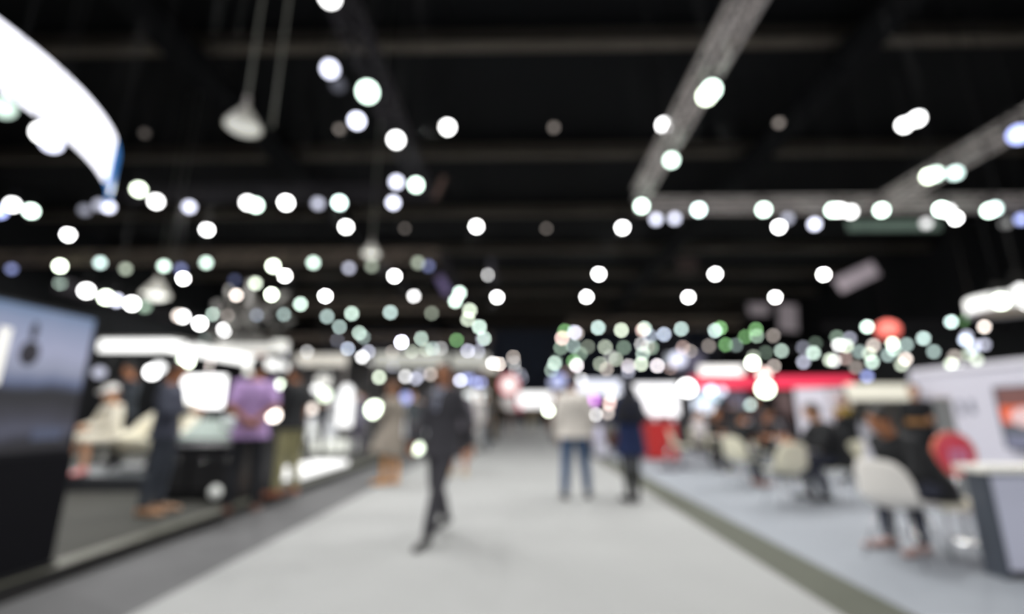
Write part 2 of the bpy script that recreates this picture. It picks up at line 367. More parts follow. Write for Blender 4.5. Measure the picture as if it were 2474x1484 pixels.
rowlamps([(1707, 231, 4, 'L', .11), (1719, 217, 4, 'G', .11), (1622, 387, 2.5, 'G'), (1550, 498, 3, 'G'), (1688, 507, 3, 'C'), (1585, 530, .85, 'V'), (1630, 528, .75, 'V'), (1845, 507, 3, 'G'), (1903, 528, .28, 'V'), (1968, 542, 1.2, 'V'),
          (2012, 508, 3, 'G'), (2028, 508, 3), (2055, 512, 2), (2130, 508, 3, 'G'), (2244, 426, 3, 'L'), (2262, 420, 2, 'G'), (2308, 418, 1.4, 'C'), (2238, 540, .4), (2274, 506, 4, 'G'), (2290, 510, 2), (2390, 509, 3, 'G'), (2404, 504, 2, 'C'), (2462, 325, 2, 'B', .14), (2468, 530, .6, 'B'), (2430, 540, .1)],
         'on the silver trusses at right', 'spotlights of the right rig', can, lambda x, y: P(x, y, 6.1))
rowlamps([(1365, 800, .45, 'D'), (1358, 817, .9, 'P'), (1388, 803, .8, 'V'), (1394, 806, .3, 'T'), (1445, 792, .8, 'C'), (1501, 798, .85, 'L'), (1557, 794, .7, 'G'), (1552, 798, .5, 'P'), (1570, 812, .35, 'S'), (1604, 808, .65, 'S'), (1646, 795, .7, 'C'), (1728, 799, .8, 'C'), (1740, 793, .5, 'D'),
          (1826, 796, .4, 'D'), (1800, 814, .3, 'D'), (1828, 812, .35, 'g'), (1868, 811, .2, 'T'), (1753, 833, .35, 'D'), (1778, 834, .15, 'C')],
         'on the distant truss right of the aisle gap', 'spotlights of the distant right truss', can, lambda x, y: aty(x, y, 26))
rowlamps([(1355, 840, .3, 'g'), (1385, 836, .3, 'C'), (1420, 838, .16, 'L'), (1402, 855, .28, 'g'), (1462, 839, .42, 'L'), (1507, 840, .24, 'g'), (1550, 832, .4), (1565, 838, .2, 'T'), (1575, 840, .25, 'g'), (1553, 855, .45, 'G'), (1340, 878, .6, 'G'), (1345, 870, .3, 'g'), (1332, 895, .35, 'G'), (1393, 883, .95, 'R'), (1386, 873, .4, 'D'),
          (1450, 880, .3, 'L'), (1488, 868, .35, 'L'), (1475, 862, .2), (1465, 892, .35, 'T'), (1518, 885, .5, 'R'), (1549, 880, .75, 'L'), (1588, 884, .85, 'R'), (1518, 898, .25, 'V'), (1370, 898, .15, 'P'), (1650, 840, .3, 'P'), (1668, 850, .28, 'T'), (1620, 890, .25, 'P'), (1712, 836, .2, 'T'),
          (1850, 852, .1, 'g'), (1888, 848, .42, 'G'), (1820, 862, .2, 'L'), (1870, 885, .3, 'T')],
         'over the far booths right of the gap', 'spotlights over the far right booths', can, lambda x, y: aty(x, y, 27))
rowlamps([(2095, 790, 1.1, 'G'), (2298, 778, .85, 'C'), (2328, 775, .1, 'D'), (2378, 790, .75, 'T'), (2231, 818, .6, 'C'), (2256, 850, .3, 'C'), (2022, 815, .22, 'g'), (2053, 818, .28, 'V'), (2026, 834, .75), (2045, 836, .6, 'L'), (1965, 853, .65, 'G'), (1940, 840, .15, 'V'), (1941, 875, .4, 'V'), (1970, 830, .08, 'g'),
          (2005, 870, .5, 'L'), (2015, 872, .5), (2042, 866, .22, 'P'), (2110, 835, .45, 'T'), (2156, 830, 1.1, 'L'), (2160, 845, .5, 'G'), (2107, 875, .6, 'G'), (2076, 850, .25, 'C'), (2145, 858, .3, 'C'), (2100, 855, .4, 'L'), (2188, 868, .7, 'T'), (2178, 882, .4, 'L'), (2190, 833, .3, 'C')],
         'in the crowded far right cluster', 'spotlights of the far right cluster', can, lambda x, y: aty(x, y, 22))
rowlamps([(2335, 812, .3, 'V'), (2332, 822, .8, 'S'), (2355, 835, .35, 'V'), (2378, 833, .3, 'V'), (2340, 856, .3, 'L'), (2360, 870, .35, 'L'), (2306, 862, .25, 'T'), (2298, 880, .6, 'L'), (2318, 884, .3), (2068, 888, .18, 'T'), (2095, 910, .42, 'B'), (2350, 845, .3, 'S')],
         'just above the white booth wall at right', 'spotlights above the white booth', can, lambda x, y: aty(x, y, 18))
rowlamps([(1403, 925, 4, 'W', .2), (1478, 940, 4, 'W', .32), (1433, 967, .8, 'M', .16), (1436, 1003, 1.5, 'W'), (1468, 998, .4, 'T'), (1325, 993, 1.6, 'L'), (1475, 975, 1.0, 'P', .14), (1350, 922, .7, 'B', .3)],
         'of the low lights beside the blue-white screen', 'low lights by the blue-white screen', can, lambda x, y: aty(x, y, 20))
rowlamps([(1660, 938, 5, 'W', .2), (1849, 940, 5, 'L', .2), (1818, 877, 4, 'L'), (1845, 905, 1.2, 'P', .16), (1815, 980, .7, 'C'), (1725, 996, .4, 'T'), (1718, 943, .85, 'S'), (1745, 945, .4, 'V'), (1638, 868, .9, 'V', .22)],
         'of the low lights at the red booth', 'low lights of the red booth', can, lambda x, y: aty(x, y, 14.5))
rowlamps([(449, 872, 5, 'L'), (368, 899, 3), (384, 889, .9), (240, 900, .3, 'V'), (235, 925, .8, 'T', .05)][:4],
         'of the lights under the left canopy', 'lights under the left canopy', can, lambda x, y: aty(x, y, 8.6))
rowlamps([(676, 938, 5, 'L', .15), (668, 975, 4, 'W', .15), (660, 1003, 3, 'T', .14), (660, 1057, .9, 'W', .12), (753, 988, .65, 'T'), (785, 955, 1.2, 'L', .14), (765, 940, .6), (838, 945, .8, 'W', .16), (905, 990, 4, 'L', .18), (980, 962, .5, 'B', .13), (1008, 1083, 1.6, 'L', .13)],
         'of the low lights among the left visitors', 'low lights among the left displays', can, lambda x, y: aty(x, y, 12))
rowlamps([(2418, 728, 4, 'L', .09), (2465, 702, 1.2, 'W', .09), (2478, 728, 4, 'W', .09)],
         'under the ring at the upper right edge', 'lights of the upper right ring', can, lambda x, y: aty(x, y, 7.5))

# roof floodlights behind and above the camera, outside the frame
for y in (-5, 1.5, 8):
    for x in (-19, -9.5, 0, 9.5, 19):
        flood((x, y, HB-.35), LAMP_W)

for x in (-9, -5.5, -2, 2, 5.5, 9):
    flood((x, -3.5, 5.6), RIG_W*2.2, 170, .15)      # unseen fill lights, added to brighten the people's camera-facing sides
# ------------------------------------------------------------------ hanging things
def pendant(px, py, z, dia, label, rods, em):
    p = P(px, py, z)
    e = empty('pendant_lamp', p, label, 'pendant lamp', 'pendant cones on steel cables'); r = dia/2
    lathe('cone_shade', [(r, -r*.45), (r*.97, -r*.3), (r*.5, r*.45), (r*.16, r*.95), (r*.1, r*1.15), (0, r*1.15), (0, r*1.1), (r*.08, r*1.1), (r*.46, r*.42), (r*.92, -r*.3), (r*.95, -r*.45)], mat('pale_shade_%d' % (em*10), srgb(225, 222, 212), .5, nscale=5, emit=em*.28-.14), e, 24)
    lathe('frosted_bowl', [(r*.93, -r*.4), (r*.7, -r*.62), (r*.35, -r*.75), (0, -r*.8)], mat('frosted_bowl_%d' % (em*10), srgb(220, 220, 212), .4, nscale=6, emit=em), e, 24)
    lathe('cable_grip', [(0, r*1.15), (r*.14, r*1.15), (r*.14, r*1.6), (0, r*1.6)], M_ALU, e, 10)
    for dx in rods: tube('steel_cable', [(0, 0, r*1.5), (dx, 0, ZC-z-.02)] if abs(dx) < .2 else [(dx, .1, -r*.2), (dx, .1, ZC-z-.02)], .017, M_CABLE, e, 6)
pendant(590, 292, 6.0, .56, 'largest pale cone pendant hanging on two cables at upper left', (0, .42), .6)
pendant(897, 606, 6.0, .5, 'small pale cone pendant on a single cable above the brownish truss', (0,), 1.6)
pendant(378, 702, 6.0, .95, 'wide pale pendant bowl above the left booth canopy', (.25, -.05), 3.0)

# glowing ring banner, upper left
e = empty('ring_banner', (-10.48, 4.4, 5.0), 'large curved ring banner glowing white with a blue end, hanging at upper left', 'hanging banner')
M_BAN = glow('banner_white', (.90, .90, 1), 2.2, True); M_BANB = glow('banner_blue', (.04, .22, .62), .8)
def arc_band(name, R, z0, z1, a0, a1, m, n=48, t=.04):
    bm = bmesh.new(); R_ = []
    for i in range(n+1):
        a = math.radians(a0+(a1-a0)*i/n); c, s = math.cos(a), math.sin(a)
        R_.append([bm.verts.new((r*c, r*s, z)) for r, z in ((R, z0), (R, z1), (R-t, z1), (R-t, z0))])
    for a, b in zip(R_, R_[1:]):
        for k in range(4): bm.faces.new((a[k], b[k], b[(k+1) % 4], a[(k+1) % 4]))
    bm.faces.new(R_[0]); bm.faces.new(R_[-1][::-1])
    return link(name, bm2me(bm, smooth=False), m, e)
arc_band('white_panel', 4.35, 0, .78, -120, 33, M_BAN, 60)
arc_band('blue_panel', 4.35, 0, .78, 33.2, 50, M_BANB, 10)
arc_band('upper_rim', 4.35, .78, .80, -120, 50, M_BLACKMETAL, 60, .05)
for k in range(5):
    a = math.radians(-110+38*k); tube('hanger_cable', [(4.33*math.cos(a), 4.3*math.sin(a), .8), (4.3*math.cos(a), 4.3*math.sin(a), ZC-5.02)], .008, M_BLACKMETAL, e, 5)
# glowing ring at the upper right edge
e = empty('ring_light_header', (9.2, 8.2, 3.25), 'white glowing ring header hanging over the white booth at the right edge', 'hanging banner')
c = aty(2475, 722, 7.6)
e.location = (c.x+.15, 7.9, c.z-.12)
M_RING = glow('ring_white', (1, 1, .97), 1.2)
arc_band('white_panel', .62, 0, .24, 0, 359.9, M_RING, 40)
lathe('warm_underside', [(0, -.0), (.58, -.0), (.58, .02), (0, .02)], mat('beige_underside', srgb(220, 200, 170), .6, nscale=5), e, 32)
arc_band('lower_rim', .64, -.03, 0, 0, 359.9, M_WHITE, 40, .06)
for a in (.5, 2.6, 4.7): tube('hanger_cable', [(.55*math.cos(a), .55*math.sin(a), .2), (.55*math.cos(a), .55*math.sin(a), ZC-e.location.z-.02)], .008, M_BLACKMETAL, e, 5)

# hanging signs to the right
def hang_sign(px, py, y, w_, h_, tilt, turn, m, label, name='hanging_sign', frame=M_BLACKMETAL):
    p = aty(px, py, y); e = empty(name, p, label, 'hanging sign')
    o = box('sign_face', (-w_/2, -.03, -h_/2), (w_/2, .03, h_/2), m, e, .01); o.rotation_euler = (0, tilt, turn)
    f = boxes('sign_frame', [((-w_/2-.03, -.045, -h_/2-.03), (w_/2+.03, .045, -h_/2)), ((-w_/2-.03, -.045, h_/2), (w_/2+.03, .045, h_/2+.03)),
                             ((-w_/2-.03, -.045, -h_/2), (-w_/2, .045, h_/2)), ((w_/2, -.045, -h_/2), (w_/2+.03, .045, h_/2))], frame, e); f.rotation_euler = (0, tilt, turn)
    for s in (-.35, .35): tube('hanger_cable', [(s*w_, 0, h_/2*.8+abs(math.sin(tilt))*w_*(.35 if (s < 0) == (tilt > 0) else -.35)), (s*w_, 0, ZC-p.z-.02)], .008, M_BLACKMETAL, e, 5)
    return e
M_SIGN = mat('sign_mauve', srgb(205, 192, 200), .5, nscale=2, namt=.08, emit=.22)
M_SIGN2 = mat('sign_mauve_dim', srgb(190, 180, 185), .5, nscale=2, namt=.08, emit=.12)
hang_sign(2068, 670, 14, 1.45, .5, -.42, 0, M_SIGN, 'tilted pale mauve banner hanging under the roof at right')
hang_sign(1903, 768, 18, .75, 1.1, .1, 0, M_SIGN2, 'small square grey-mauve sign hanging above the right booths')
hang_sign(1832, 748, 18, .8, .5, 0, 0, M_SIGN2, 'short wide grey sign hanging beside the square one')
hang_sign(1062, 455, 12, .16, .75, .35, 0, mat('sign_brown', srgb(130, 105, 95), .6, nscale=3), 'narrow brown tag hanging at the end of the purple-grey truss')
hang_sign(1660, 640, 15, .7, .5, 0, 0, mat('sign_rust', srgb(70, 55, 50), .6, nscale=3), 'small dark rust sign hanging right of the aisle gap')
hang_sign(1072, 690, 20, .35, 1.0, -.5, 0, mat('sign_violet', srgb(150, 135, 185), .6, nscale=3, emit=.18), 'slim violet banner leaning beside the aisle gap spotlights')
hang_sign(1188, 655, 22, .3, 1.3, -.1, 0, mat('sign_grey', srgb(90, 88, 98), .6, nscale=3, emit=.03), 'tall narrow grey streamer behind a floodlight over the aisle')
p = aty(2145, 797, 13); e = empty('red_lantern', p, 'glowing red round lantern above the far right cluster', 'lantern')
lathe('paper_globe', sph(.28, 12, -88, 88, .9), glow('lantern_red', (1, .2, .16), .95), e, 24)
lathe('top_cap', [(0, .26), (.08, .26), (.08, .31), (0, .31)], M_BLACKMETAL, e, 12); lathe('bottom_cap', [(0, -.31), (.08, -.31), (.08, -.26), (0, -.26)], M_BLACKMETAL, e, 12)
tube('hanger_cable', [(0, 0, .3), (0, 0, ZC-p.z-.02)], .008, M_BLACKMETAL, e, 5)
p = aty(2165, 545, 13.5); e = empty('translucent_panel', p, 'broad dim green-lit fabric panel hanging just below the right truss', 'hanging panel')
box('fabric', (-1.5, -.02, -.16), (1.35, .02, .16), mat('fabric_green_glow', srgb(150, 175, 160), .8, nscale=1.5, namt=.5, emit=.1), e)  # green light put into the fabric's colour and a faint glow
tube('top_rail', [(-1.6, 0, .19), (1.45, 0, .19)], .03, M_BLACKMETAL, e, 8)
for s in (-1.4, 1.25): tube('hanger_cable', [(s, 0, .2), (s, 0, ZC-p.z-.02)], .008, M_BLACKMETAL, e, 5)

# silver sculpture of pipes over the left canopy
cst = Vector((-5.6, 9.0, 2.66))
e = empty('pipe_sculpture', cst, 'tangle of dull silver pipes and brackets rising from the left booth canopy', 'sculpture')
rnd = random.Random(5)
M_DULL = mat('dull_silver', srgb(128, 126, 122), .45, .5, nscale=4, namt=.25)
for k in range(15):
    a = Vector((rnd.uniform(-.75, .55), rnd.uniform(-.3, .6), rnd.uniform(.0, .3))); b = a + Vector((rnd.uniform(-.5, .6), rnd.uniform(-.2, .2), rnd.uniform(.25, .85)))
    mid = (a+b)/2 + Vector((rnd.uniform(-.2, .2), 0, rnd.uniform(-.1, .2)))
    tube('pipe', [a, mid, b], [.035, .03, .04], M_DULL if k % 3 else M_BLACKMETAL, e, 7)
tube('mast', [(-.1, .2, 0), (-.1, .2, 1.3)], .04, M_DULL, e); box('mast_foot', (-.5, -.3, 0), (.35, .5, .05), M_DULL, e)
# ------------------------------------------------------------------ people
UPD = bpy.context.view_layer
def add_ell(bm, c, r, rot=None, seg=14):
    g = bmesh.ops.create_uvsphere(bm, u_segments=seg, v_segments=max(8, seg*2//3), radius=1.0)
    M = Matrix.Translation(Vector(c)) @ (rot.to_4x4() if rot else Matrix.Identity(4)) @ Matrix.Diagonal((r[0], r[1], r[2], 1))
    bmesh.ops.transform(bm, matrix=M, verts=g['verts'])
def cap(bm, a, ra, b, rb, seg=12):
    a, b = Vector(a), Vector(b); d = (b-a); L = d.length
    if L < 1e-5: return
    d /= L; pts = []; rs = []
    for t in (-.98, -.8, -.45): pts.append(a+d*ra*t); rs.append(ra*math.sqrt(1-t*t))
    n = 3
    for i in range(n+1): pts.append(a+(b-a)*i/n); rs.append(ra+(rb-ra)*i/n)
    for t in (.45, .8, .98): pts.append(b+d*rb*t); rs.append(rb*math.sqrt(1-t*t))
    add_tube(bm, pts, rs, seg)
def loft(bm, C, W, D, side, seg=20, power_=2.3):
    rings = []
    for i, c in enumerate(C):
        ax = (C[min(i+1, len(C)-1)]-C[max(0, i-1)]).normalized()
        s = (side - ax*side.dot(ax)).normalized(); f = ax.cross(s)
        ring = []
        for k in range(seg):
            t = 2*PI*k/seg; ct, st = math.cos(t), math.sin(t)
            ring.append(bm.verts.new(c + s*(W[i]*math.copysign(abs(ct)**(2/power_), ct)) + f*(D[i]*math.copysign(abs(st)**(2/power_), st))))
        rings.append(ring)
    for a, b in zip(rings, rings[1:]):
        for k in range(seg): bm.faces.new((a[k], a[(k+1) % seg], b[(k+1) % seg], b[k]))
    bm.faces.new(rings[0][::-1]); bm.faces.new(rings[-1])
def remesh(bm, name, vox, m, parent, smooth=2):
    me = bm2me(bm, name); o = bpy.data.objects.new('tmp', me); COL.objects.link(o)
    r = o.modifiers.new('r', 'REMESH'); r.mode = 'VOXEL'; r.voxel_size = vox; r.use_smooth_shade = True
    s = o.modifiers.new('s', 'SMOOTH'); s.iterations = smooth; s.factor = .5
    dg = bpy.context.evaluated_depsgraph_get(); dg.update()
    nm = bpy.data.meshes.new_from_object(o.evaluated_get(dg)); bpy.data.objects.remove(o); bpy.data.meshes.remove(me)
    nm.materials.clear(); nm.materials.append(m)
    for p in nm.polygons: p.use_smooth = True
    return link(name, nm, None, parent)
V = Vector
def pose(kind='stand', lean=0.0, turn=0.0, arms=None, legs=None, seat=.47, headp=0.0, heady=0.0):
    J = {}
    if kind == 'sit':
        J['P'] = V((0, 0, seat+.09)); up = V((0, math.sin(lean), math.cos(lean)))
        L = legs or [((.42, .0), (.38, .0)), ((.42, .0), (.40, .0))]
        for i, s in enumerate((-1, 1)):
            J['hip', s] = J['P'] + V((s*.09, .02, -.02)); kx = L[i][0][1]; ax = L[i][1][1]
            J['knee', s] = V((s*(.11)+kx, L[i][0][0], seat+.06)); J['ank', s] = V((s*.11+ax, L[i][1][0], .085))
            J['toe', s] = J['ank', s] + V((s*.03, .17, -.055))
    else:
        J['P'] = V((0, 0, .96)); up = V((0, math.sin(lean), math.cos(lean)))
        L = legs or [(.0, .0, 0, 0), (.0, .0, 0, 0)]   # knee y, ankle y, ankle lift, ankle x
        for i, s in enumerate((-1, 1)):
            J['hip', s] = V((s*.09, 0, .93)); J['knee', s] = V((s*.10+L[i][3]*.5, L[i][0], .50)); J['ank', s] = V((s*.11+L[i][3], L[i][1], .085+L[i][2]))
            J['toe', s] = J['ank', s] + V((s*.035, .17, -.055 + (-.05 if L[i][2] > .03 else 0)))
    J['up'] = up
    J['C'] = J['P'] + up*.34; J['S'] = J['P'] + up*.47; J['N'] = J['P'] + up*.53
    side = V((math.cos(turn), math.sin(turn), 0)); J['side'] = side
    for s in (-1, 1): J['sh', s] = J['S'] + side*s*.175 - up*.01
    fw = V((-math.sin(turn), math.cos(turn), 0))
    A = arms or ['down', 'down']
    for i, s in enumerate((-1, 1)):
        a = A[i]; S_ = J['sh', s]
        if a == 'down': el = S_ + V((s*.05, -.03, -.29)); wr = el + V((s*.0, .07, -.25))
        elif a == 'swingf': el = S_ + V((s*.05, .06, -.285)); wr = el + V((-s*.02, .14, -.21))
        elif a == 'swingb': el = S_ + V((s*.05, -.12, -.27)); wr = el + V((s*.01, -.06, -.245))
        elif a == 'back': el = S_ + V((s*.05, -.12, -.265)); wr = V((s*.05, -.15, el.z-.13)) + V((J['P'].x, J['P'].y, 0))
        elif a == 'front': el = S_ + V((s*.05, .05, -.28)); wr = el + V((-s*.12, .20, .02))
        elif a == 'lap': el = S_ + V((s*.05, .08, -.27)); wr = el + V((-s*.10, .22, -.05))
        elif a == 'phone': el = S_ + V((s*.04, .10, -.26)); wr = el + V((-s*.10, .18, .13))
        elif a == 'table': el = S_ + V((s*.08, .14, -.24)); wr = el + V((-s*.12, .22, .02))
        elif a == 'cross': el = S_ + V((s*.04, .10, -.25)); wr = el + V((-s*.20, .12, .04))
        else: el = S_ + V(a[0]); wr = el + V(a[1])
        J['el', s] = el; J['wr', s] = wr
    J['H'] = J['N'] + up*.048 + fw*.015*0 + V((0, .02+math.sin(headp)*.05, 0)) + V((0, 0, .055))
    J['hp'], J['hy'] = headp, heady; J['turn'] = turn
    return J
def torso_ring(J, k, widths):
    """centres, half widths, half depths down the trunk; k inflates"""
    P_, up = J['P'], J['up']
    ts = [-.10, -.02, .10, .20, .34, .44, .50]
    C = [P_ + up*t for t in ts]
    return C, [w_+k for w_ in widths[0]], [d_+k for d_ in widths[1]]
MALE = ([.12, .165, .155, .15, .172, .165, .085], [.085, .112, .10, .10, .115, .095, .06])
FEM = ([.12, .17, .145, .13, .155, .15, .07], [.085, .115, .09, .085, .115, .085, .055])
def person(loc, rz, label, J, scale=1.0, female=False, skin=M_SKIN, hair='short', hairm=M_HAIR, top=None, sleeves='long', hem=.0, loose=.016,
           bottom=None, bkind='trousers', shoes=None, hi=True, extras=None, group=None, jacket=False, cat='person', wide=1.0):
    e = empty('person', loc, label, cat, group, rz); e.scale = (scale*wide, scale*wide, scale)
    W = FEM if female else MALE
    v0 = .0075 if hi else .016; v1 = .012 if hi else .02
    bm = bmesh.new()
    C, Wd, Dp = torso_ring(J, 0, W); loft(bm, C, Wd, Dp, J['side'])
    N, Hc = J['N'], J['H'] + V((0, 0, .02))
    Rh = Matrix.Rotation(J['turn']+J['hy'], 3, 'Z') @ Matrix.Rotation(-J['hp'], 3, 'X')
    hd = lambda v: Hc + Rh @ V(v)
    cap(bm, N - J['up']*.05, .062, hd((0, -.015, -.05)), .052)
    add_ell(bm, hd((0, -.008, .045)), (.077, .096, .092), Rh); add_ell(bm, hd((0, .022, -.02)), (.060, .072, .085), Rh)
    cap(bm, hd((0, .088, .035)), .010, hd((0, .105, -.005)), .015, 8)
    for s in (-1, 1):
        add_ell(bm, hd((s*.078, -.005, .01)), (.011, .020, .032), Rh, 8)
        cap(bm, J['sh', s]-J['side']*s*.03, .06, J['sh', s], .056); cap(bm, J['sh', s], .052, J['el', s], .040); cap(bm, J['el', s], .040, J['wr', s], .027)
        # hand
        wr = J['wr', s]; d = (wr-J['el', s]).normalized(); inn = V((-s, .25, 0)); nrm = (inn - d*inn.dot(d)).normalized(); acr = d.cross(nrm).normalized()*(1 if s > 0 else -1)
        if acr.y < 0: acr = -acr
        cap(bm, wr, .027, wr+d*.035, .026)
        for q, (off, ln) in enumerate(((-.030, .062), (-.010, .074), (.010, .080), (.030, .070))):
            b0 = wr + d*.03 + acr*off*.6; b1 = wr+d*.095+acr*off
            cap(bm, b0, .015, b1, .0125, 8)
            f1 = b1 + d*ln*.5 + nrm*.006; f2 = f1 + d*ln*.38 + nrm*ln*.32
            cap(bm, b1, .0095, f1, .0088, 8); cap(bm, f1, .0088, f2, .0075, 8)
        t0 = wr + d*.035 + acr*.026; t1 = t0 + d*.035 + acr*.030 + nrm*.012; t2 = t1 + d*.032 + acr*.006 + nrm*.008
        cap(bm, t0, .014, t1, .011, 8); cap(bm, t1, .011, t2, .009, 8)
        cap(bm, J['hip', s], .088, J['knee', s], .056); cap(bm, J['knee', s], .055, (J['knee', s]+J['ank', s])/2 + V((0, -.015, .03)), .052); cap(bm, (J['knee', s]+J['ank', s])/2 + V((0, -.015, .03)), .052, J['ank', s], .036)
        cap(bm, J['ank', s]+V((0, -.03, -.04)), .034, J['toe', s], .026)
    for s in (-1, 1): cap(bm, N - J['up']*.02, .05, J['sh', s]-J['side']*s*.05 - J['up']*.012, .05)
    remesh(bm, 'body', v0, skin, e)
    if hi:
        for s in (-1, 1):
            bm = bmesh.new(); add_ell(bm, hd((s*.031, .080, .028)), (.012, .010, .008), Rh, 10); link('eye', bm2me(bm, smooth=True), M_EYE, e)
        bm = bmesh.new(); add_ell(bm, hd((0, .088, -.038)), (.024, .009, .007), Rh, 10); link('mouth', bm2me(bm, smooth=True), M_LIP, e)
    # hair
    bm = bmesh.new()
    add_ell(bm, hd((0, -.022, .062)), (.087, .098, .088), Rh); add_ell(bm, hd((0, -.050, .02)), (.080, .070, .080), Rh)
    if hair == 'long': loft(bm, [hd((0, -.05, .05)), hd((0, -.065, -.04)), hd((0, -.07, -.13)), hd((0, -.075, -.22)), hd((0, -.08, -.26))], [.08, .09, .095, .08, .04], [.05, .05, .045, .035, .02], J['side'])
    if hair == 'bob':
        add_ell(bm, hd((0, -.035, -.01)), (.098, .085, .10), Rh)
    if hair == 'bun': add_ell(bm, hd((0, -.12, .10)), (.04, .04, .04), Rh)
    if hair == 'cap':
        remesh(bm, 'hair', v1, hairm, e)
        bm = bmesh.new(); add_ell(bm, hd((0, -.01, .085)), (.094, .110, .075), Rh); cap(bm, hd((-.03, .08, .085)), .022, hd((.03, .15, .075)), .02); cap(bm, hd((.03, .08, .085)), .022, hd((-.03, .15, .075)), .02)
        remesh(bm, 'cap', v1, cloth('white_cap', (238, 236, 232)), e)
    elif hair == 'scarf':
        bm.free(); bm = bmesh.new(); add_ell(bm, hd((0, -.015, .04)), (.095, .105, .118), Rh); loft(bm, [hd((0, -.01, .02)), hd((0, -.02, -.06)), hd((0, -.02, -.14)), hd((0, -.02, -.2))], [.09, .085, .12, .16], [.085, .08, .10, .11], J['side'])
        remesh(bm, 'headscarf', v1, hairm, e)
    else: remesh(bm, 'hair', v1, hairm, e)
    # top
    if top:
        bm = bmesh.new(); k = loose; C, Wd, Dp = torso_ring(J, k, W)
        if hem > 0 and not ('knee', 1) is None:
            C = [J['P'] - V((0, 0, hem))] + [J['P'] - V((0, 0, hem*.5))] + C[1:]; Wd = [W[0][1]+k+.02+hem*.08, W[0][1]+k+.012] + Wd[1:]; Dp = [W[1][1]+k+.015+hem*.08, W[1][1]+k+.008] + Dp[1:]
        loft(bm, C, Wd, Dp, J['side'])
        for s in (-1, 1):
            cap(bm, J['sh', s]-J['side']*s*.06-J['up']*.012, .066+k*.3, J['sh', s]-J['up']*.008, .056+k*.45); cap(bm, N - J['up']*.035, .052+k*.4, J['sh', s]-J['side']*s*.05-J['up']*.02, .052+k*.3)
            if sleeves == 'long': cap(bm, J['sh', s]-J['up']*.01, .054+k*.5, J['el', s], .046+k*.5); cap(bm, J['el', s], .046+k*.5, J['wr', s]-(J['wr', s]-J['el', s])*.06, .034+k*.6)
            elif sleeves == 'short': cap(bm, J['sh', s], .060+k*.6, J['sh', s].lerp(J['el', s], .72), .052+k*.8)
            elif sleeves == 'roll': cap(bm, J['sh', s], .058+k*.6, J['el', s], .047+k*.6); cap(bm, J['el', s], .045+k*.6, J['el', s].lerp(J['wr', s], .35), .040+k*.6)
        nm_, mm_ = top; remesh(bm, nm_, v1, mm_, e)
    if bottom:
        bm = bmesh.new(); nm_, mm_ = bottom
        if bkind == 'trousers':
            C, Wd, Dp = torso_ring(J, .010, W); loft(bm, C[:3], Wd[:3], Dp[:3], J['side'])
            for s in (-1, 1):
                cap(bm, J['hip', s], .098, J['knee', s], .070); cf = (J['knee', s]+J['ank', s])/2 + V((0, -.012, .03)); cap(bm, J['knee', s], .070, cf, .066); cap(bm, cf, .066, J['ank', s]+(J['knee', s]-J['ank', s])*.1, .056)
        elif bkind == 'shorts':
            C, Wd, Dp = torso_ring(J, .012, W); loft(bm, C[:3], Wd[:3], Dp[:3], J['side'])
            for s in (-1, 1): cap(bm, J['hip', s], .100, J['knee', s], .080)
        elif bkind == 'slim':
            C, Wd, Dp = torso_ring(J, .006, W); loft(bm, C[:3], Wd[:3], Dp[:3], J['side'])
            for s in (-1, 1):
                cap(bm, J['hip', s], .094, J['knee', s], .062); cf = (J['knee', s]+J['ank', s])/2 + V((0, -.015, .03)); cap(bm, J['knee', s], .062, cf, .060); cap(bm, cf, .060, J['ank', s]+(J['knee', s]-J['ank', s])*.08, .043)
        else:   # skirt or dress of given length (float)
            z1 = J['P'].z - float(bkind); c0 = J['P'] + J['up']*.1
            if ('sit' in J): pass
            loft(bm, [V((0, 0, z1)), V((0, 0, (z1+J['P'].z)/2)), J['P'], c0], [.21, .19, .178, .15], [.18, .155, .125, .10], J['side'])
        remesh(bm, nm_, v1, mm_, e)
    sm = shoes or mat('black_leather', srgb(22, 20, 20), .4, nscale=20)
    for s in (-1, 1):
        bm = bmesh.new(); a, t = J['ank', s], J['toe', s]; d = (t-a); d.z = 0; d = d.normalized()
        cap(bm, a + V((0, 0, -.035)) - d*.035, .043, t - V((0, 0, -.004)), .034); add_ell(bm, t + d*.02 + V((0, 0, .0)), (.040, .052, .028)); cap(bm, a+V((0, 0, .01)), .044, a+V((0, 0, -.03)), .046)
        o = remesh(bm, 'shoe', v1, sm, e); zmin = min(v.co.z for v in o.data.vertices)
        if J['ank', s].z < .1 :
            for v in o.data.vertices: v.co.z = max(v.co.z, .002)
    if extras: extras(e, J, hd, Rh)
    return e

# ------------------------------------------------------------------ left platform and what stands on it
ZP = .12; XE = -3.5
PL = box('floor_platform', (-16, -6, 0), (XE-.03, 20, ZP), M_PLAT, bev=0); struct(PL)
box('riser', (XE-.03, -6, .0), (XE, 20, ZP-.012), mat('black_riser', (.008, .008, .008), .6, nscale=5), PL, 0)
box('edge_strip', (XE-.16, -6, ZP), (XE+.012, 20, ZP+.008), mat('edge_trim', srgb(92, 92, 82), .5, .3, nscale=4, namt=.1), PL, 0)

